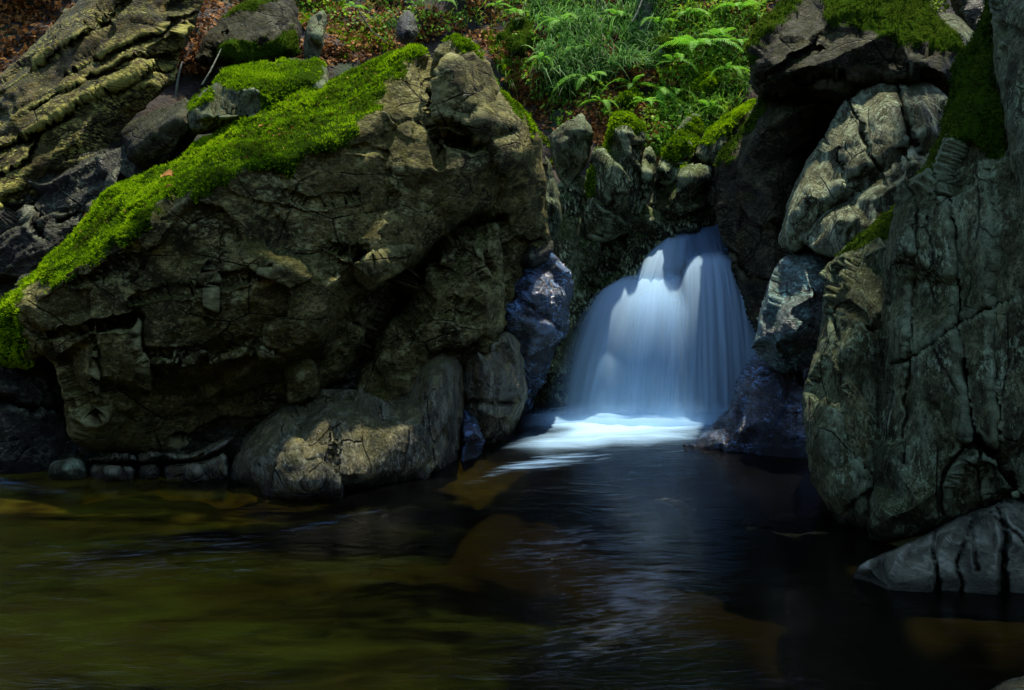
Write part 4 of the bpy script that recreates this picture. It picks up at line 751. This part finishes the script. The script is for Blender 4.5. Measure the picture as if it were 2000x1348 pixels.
# ferns
def frond_mesh(name, L, npin, seed, width=.36, droop=.55):
    g = np.random.default_rng(seed); V = []; Fc = []; ti = []
    def axis(t): return np.array([0, L*(t-.12*t*t), L*(.42*t-droop*t*t)])
    for k in range(14):                                  # the stalk
        a, b_ = axis(k/14), axis((k+1)/14); wv = .004*(1-k/16); i = len(V)
        V += [a+[wv, 0, 0], a-[wv, 0, 0], b_-[wv, 0, 0], b_+[wv, 0, 0]]; Fc.append([i, i+1, i+2, i+3]); ti += [.2]*4
    for k in range(npin):
        t = .14+.86*k/npin; p0 = axis(t); tan = axis(min(t+.02, 1.02))-p0; tan /= np.linalg.norm(tan)
        le = width*L*.5*math.sin(math.pi*min(1, (t*.92+.10)))**.75*(1-.15*g.random())+.004
        for s in (-1, 1):
            dr = np.array([s*.93, .28, 0])+tan*.18; dr[2] -= .18*g.random()+.05; dr /= np.linalg.norm(dr)
            wd_ = L*.86/npin*.62; i = len(V); m = p0+dr*le*.5+np.array([0, 0, .04*le])
            V += [p0-tan*wd_*.35, p0+tan*wd_*.45, m+tan*wd_*.5, p0+dr*le-np.array([0, 0, .10*le]), m-tan*wd_*.42]
            Fc.append([i, i+1, i+2, i+4]); Fc.append([i+4, i+2, i+3, i+3]); ti += [.55+.35*g.random()]*5
    V = np.array(V); q4 = np.array(Fc)
    me = bpy.data.meshes.new(name); me.from_pydata(V.tolist(), [], [f[:3] if f[2] == f[3] else f for f in Fc]); me.materials.append(M['fern'])
    a = me.attributes.new('tint', 'FLOAT', 'POINT'); a.data.foreach_set('value', np.array(ti, np.float32)); return me
FR = [frond_mesh('frond', .42, 20, 1), frond_mesh('frond', .50, 24, 2, .34, .7), frond_mesh('frond', .36, 18, 3, .40, .8), frond_mesh('frond', .55, 26, 4, .30, .9)]
def fern(px, py, n, size, label, yaw=None, spread=math.pi*2, lift=.12, seed=0, tilt=.0):
    g = random.Random(seed); p = on_hill(np.array([px]), np.array([py]))[0]; nn = hill_normal(p[None])[0]
    size *= 1.1; root = empty('fern', p+nn*lift); tag(root, label, 'fern', 'ferns on the slope above the falls')
    for k in range(n):
        o = bpy.data.objects.new('frond', g.choice(FR)); COL.objects.link(o); o.parent = root
        a = (yaw if yaw is not None else 0)+spread*((k+.5)/n-.5)+g.uniform(-.2, .2)
        o.rotation_euler = (g.uniform(-.15, .35)+tilt, g.uniform(-.3, .3), a); s = size*g.uniform(.75, 1.15); o.scale = (s, s, s)
    return root
PI = math.pi
fern(1155, 165, 9, 1.05, 'bright emerald fern left of centre on the slope, hanging over brown leaves', PI, PI*1.4, seed=1, tilt=-.2)
fern(1235, 165, 8, 1.0, 'yellow-green fern with low arching fronds in the middle of the slope', PI, PI*1.7, seed=2)
fern(1285, 175, 3, .95, 'pale green fern with two broad fronds hanging down over the rocks', PI, .9, seed=3, tilt=-.55)
fern(1365, 105, 10, 1.25, 'large golden-green fern crowning the mossy hump below the grass', PI, PI*1.8, seed=4)
fern(1330, 190, 5, .8, 'small feathery fern between the large golden fern and the hanging fronds', PI, PI, seed=5)
fern(1290, 60, 7, .9, 'green fern at the foot of the dark tree trunk', PI, PI*1.6, seed=6)
fern(1420, 150, 6, .8, 'leafy fern tight against the right-hand overhanging boulder', PI*.8, PI*1.4, seed=7)
fern(1100, 60, 8, .9, 'shaded bluish fern among the woodrush, upper middle of the slope', PI, PI*1.6, seed=8)
fern(1010, 40, 6, .7, 'small fern above the right shoulder of the big boulder', PI, PI*1.6, seed=9)
fern(1210, 40, 7, .9, 'fern among woodrush just left of the dark tree trunk', PI, PI*1.6, seed=10)
fern(1440, 30, 6, .8, 'fern at the top of the slope beside the mossy overhang', PI, PI*1.5, seed=11)
fern(690, 30, 5, .55, 'little dark fern high on the shaded slope behind the boulder', PI, PI*1.5, seed=12)

for n_, (fx, fy, fs, lab) in enumerate([
    (1180, 205, .7, 'small drooping fern just above the moss-capped fin'), (1255, 215, .65, 'small bright fern in the gap right of the moss-capped fin'), (1320, 130, .8, 'yellowish fern left of the large golden fern'),
    (1400, 85, .8, 'fern right of the large golden fern, near the overhang moss'), (1130, 110, .75, 'fern at the lower edge of the woodrush, left part of the slope'), (1060, 130, .7, 'dull green fern beside the brown leaf patch by the boulder'),
    (1345, 30, .75, 'small fern right of the dark tree trunk'), (1395, 215, .6, 'little fern on the hump beside the moss-backed sloping rock'), (1440, 95, .7, 'fern touching the mossy edge of the overhanging boulder'),
    (860, 15, .6, 'small dark fern above the crest of the big boulder'), (960, 20, .6, 'dark fern among brown leaves high above the boulder shoulder')]):
    fern(fx, fy, 7, fs, lab, PI, PI*1.6, seed=40+n_)
# a tree trunk at the top of the slope, its foot in the ferns
def trunk(px, py, r, top, lean, label, seed):
    p = on_hill(np.array([px]), np.array([py]))[0]; nu, nv = 28, 40
    a = np.linspace(0, 2*PI, nu, endpoint=False); t = np.linspace(-.04, 1, nv); aa, tt = np.meshgrid(a, t)
    rad = r*(1-.35*tt)*(1+.7*np.exp(-np.clip(tt, 0, 1)*22)*(1+.35*np.sin(aa*4+seed)))
    q = np.stack([np.cos(aa).ravel()*2, np.sin(aa).ravel()*2, tt.ravel()*7], 1); rad = rad*(1+.10*fbm(q, 4, seed).reshape(aa.shape))
    X = p[0]+lean[0]*tt*top+np.cos(aa)*rad; Yv = p[1]+.1+lean[1]*tt*top+np.sin(aa)*rad; Z = p[2]+tt*top
    V = np.stack([X, Yv, Z], -1).reshape(-1, 3); i, j = np.meshgrid(np.arange(nv-1), np.arange(nu), indexing='ij'); i = i.ravel(); j = j.ravel(); j2 = (j+1) % nu
    root = empty('tree', p); tag(root, label, 'tree')
    add_mesh('trunk', V, np.stack([i*nu+j, i*nu+j2, (i+1)*nu+j2, (i+1)*nu+j], 1), M['bark'], root, attrs={'moss': np.zeros(len(V))})
    return root, np.array([p[0]+lean[0]*top, p[1]+.1+lean[1]*top, p[2]+top])
trunk(1268, 48, .17, 5.5, (.12, .05), 'dark leaning tree trunk at the top of the fern slope', 3)

# two added trees over the pool; their unseen crowns are placed to shade the pool and the right-hand wall
def shade_tree(label, foot, head, shade_crown, nleaf, seed):
    g = np.random.default_rng(seed); foot = np.array(foot, float); head = np.array(head, float)
    root = empty('tree', foot); tag(root, label, 'tree', 'added shade trees over the pool')
    def limb(a, b_, r0, r1, bend, nm, par):
        ns, nv = 10, 14; V = []; Fc = []; a = np.array(a); b_ = np.array(b_)
        for k in range(nv):
            t = k/(nv-1); c = a+(b_-a)*t+bend*math.sin(PI*t); r = r0+(r1-r0)*t
            for m in range(ns): V.append(c+np.array([math.cos(m*2*PI/ns)*r, math.sin(m*2*PI/ns)*r, 0]))
        for k in range(nv-1):
            for m in range(ns): Fc.append([k*ns+m, k*ns+(m+1) % ns, (k+1)*ns+(m+1) % ns, (k+1)*ns+m])
        return add_mesh(nm, np.array(V), np.array(Fc), M['bark'], par, attrs={'moss': np.zeros(len(V))})
    limb(foot, head, .24, .09, np.array([0, 0, .8]), 'trunk', root)
    cl = []
    for (cx, cy, cz, rx, ry, rz) in shade_crown:
        limb(foot+(head-foot)*.8, (cx, cy, cz-.3), .07, .02, g.normal(size=3)*.2, 'branch', root)
        m = 46; d = g.normal(size=(m, 3)); d /= np.linalg.norm(d, axis=1)[:, None]; d *= (g.random(m)**.45)[:, None]
        cl.append(np.array([cx, cy, cz])+d*[rx, ry, rz])
    cl = np.concatenate(cl); ii = g.integers(0, len(cl), nleaf); P = cl[ii]+g.normal(size=(nleaf, 3))*[.26, .26, .13]
    N = np.tile([0, 0, 1.], (nleaf, 1))
    o = leaves('shade_crown', None, P, N, M['herb'], .15, seed+1, flat=.6, aspect=.6, cat=None); o.parent = root
    o.matrix_parent_inverse = root.matrix_basis.inverted(); return root
shade_tree('added unseen shade tree leaning over the pool from the left bank', (-7.5, 3.0, 1.6), (-2.2, 4.6, 7.9), [(-2.8, 5.6, 8.2, 1.0, .75, .4), (-1.6, 5.6, 8.3, 1.0, .75, .4), (-.4, 5.6, 8.4, 1.0, .75, .4), (-2.5, 4.4, 8.1, 1.2, .9, .5), (-.7, 4.4, 8.4, 1.2, .9, .5)], 14500, 31)
shade_tree('added unseen shade tree leaning over the pool from the right bank', (7.5, 3.0, 1.6), (2.6, 4.8, 8.2), [(.8, 5.8, 8.5, 1.0, .8, .4), (2.0, 5.9, 8.4, 1.1, .9, .5), (3.3, 5.6, 8.3, 1.1, .8, .5), (.9, 4.6, 8.7, 1.3, 1.0, .5), (2.5, 4.6, 8.5, 1.3, 1.0, .5), (4.1, 4.6, 8.3, 1.2, 1.0, .5), (4.3, 5.6, 8.3, .9, .7, .4), (4.6, 6.6, 8.3, .7, .6, .4)], 17500, 41)

# fallen leaves and twigs lying on the moss and ledges
def on_rock(label, px, py):
    PF, N, vm = ROCKS[label]; q = PF[vm]; x = CX+F*q[:, 0]/q[:, 1]; y = HY-F*(q[:, 2]-H)/q[:, 1]
    i = np.argmin((x-px)**2+(y-py)**2); return q[i], N[vm][i]
BIG = 'huge boulder with bright green moss along its sloping top and a dark overhang beneath'
def dead_leaf(px, py, size, label, seed):
    p, n = on_rock(BIG, px, py); g = np.random.default_rng(seed); m = 9; V = []; Fc = []
    n = n+np.array([0, -.2, .5]); n /= np.linalg.norm(n); d = np.cross(n, g.normal(size=3)); d /= np.linalg.norm(d); s = np.cross(n, d)
    for k in range(m+1):
        t = k/m; wv = size*.36*math.sin(PI*min(1, t*.94+.03))**.7*(1+.25*(k % 2)); c = p+n*(.03+size*.5*t*(1-t))+d*size*(t-.5)
        V += [c-s*wv+n*size*.28*(.6+.5*g.random()), c, c+s*wv+n*size*.22*g.random()]
    for k in range(m):
        for e in (0, 1): Fc.append([3*k+e, 3*k+e+1, 3*k+4+e, 3*k+3+e])
    o = add_mesh('fallen_leaf', np.array(V), np.array(Fc), M['litter'], attrs={'tint': np.full(len(V), .85)}); tag(o, label, 'leaf', 'fallen leaves on the moss')
dead_leaf(331, 352, .11, 'curled orange-brown dead leaf lying on the bright moss', 1)
dead_leaf(335, 375, .05, 'tiny brown leaf scrap just below the curled leaf on the moss', 2)
dead_leaf(512, 255, .045, 'small orange leaf scrap higher up on the bright moss', 3)
PF_, N_, vm_ = ROCKS[BIG]; q_ = PF_[vm_]; n_ = N_[vm_]
xx = CX+F*q_[:, 0]/q_[:, 1]; yy = HY-F*(q_[:, 2]-H)/q_[:, 1]
ok = inside(xx, yy, [(60, 520), (200, 390), (450, 245), (780, 105), (735, 200), (600, 280), (400, 350), (200, 470)])
ii = np.random.default_rng(8).choice(np.nonzero(ok)[0], 150, replace=False)
leaves('leaf_litter', 'scattered brown leaf crumbs caught in the bright moss of the huge boulder', q_[ii]+n_[ii]*.02, n_[ii], M['litter'], .022, 77, cat='leaves')
def twig(pts_, r, label):
    V = []; Fc = []; ns = 6; pts_ = [np.array(at(*p)) for p in pts_]
    for k, c in enumerate(pts_):
        rr = r*(1-.6*k/len(pts_))
        for a in range(ns): V.append(c+np.array([math.cos(a*2*PI/ns)*rr, math.sin(a*2*PI/ns)*rr, .3*math.sin(a*2*PI/ns)*rr]))
    for k in range(len(pts_)-1):
        for a in range(ns): Fc.append([k*ns+a, k*ns+(a+1) % ns, (k+1)*ns+(a+1) % ns, (k+1)*ns+a])
    o = add_mesh('twig', np.array(V), np.array(Fc), M['bark'], attrs={'moss': np.zeros(len(V))}); tag(o, label, 'twig', 'twigs on the bank')
twig([(343, 190, 7.35), (348, 150, 7.3), (356, 120, 7.35)], .012, 'thin dead twig standing on the leaf ledge under the layered cliff')
twig([(395, 165, 7.1), (410, 140, 7.1), (425, 110, 7.3), (432, 95, 7.4)], .010, 'slanting twig beside the moss of the small boulder')
twig([(1236, 42, 10.4), (1246, 22, 10.4), (1256, -5, 10.5)], .016, 'bare pale twig crossing in front of the tree trunk')
twig([(700, 20, 9.0), (725, 60, 8.9), (755, 82, 8.8)], .012, 'long fine root trailing down the shaded slope')
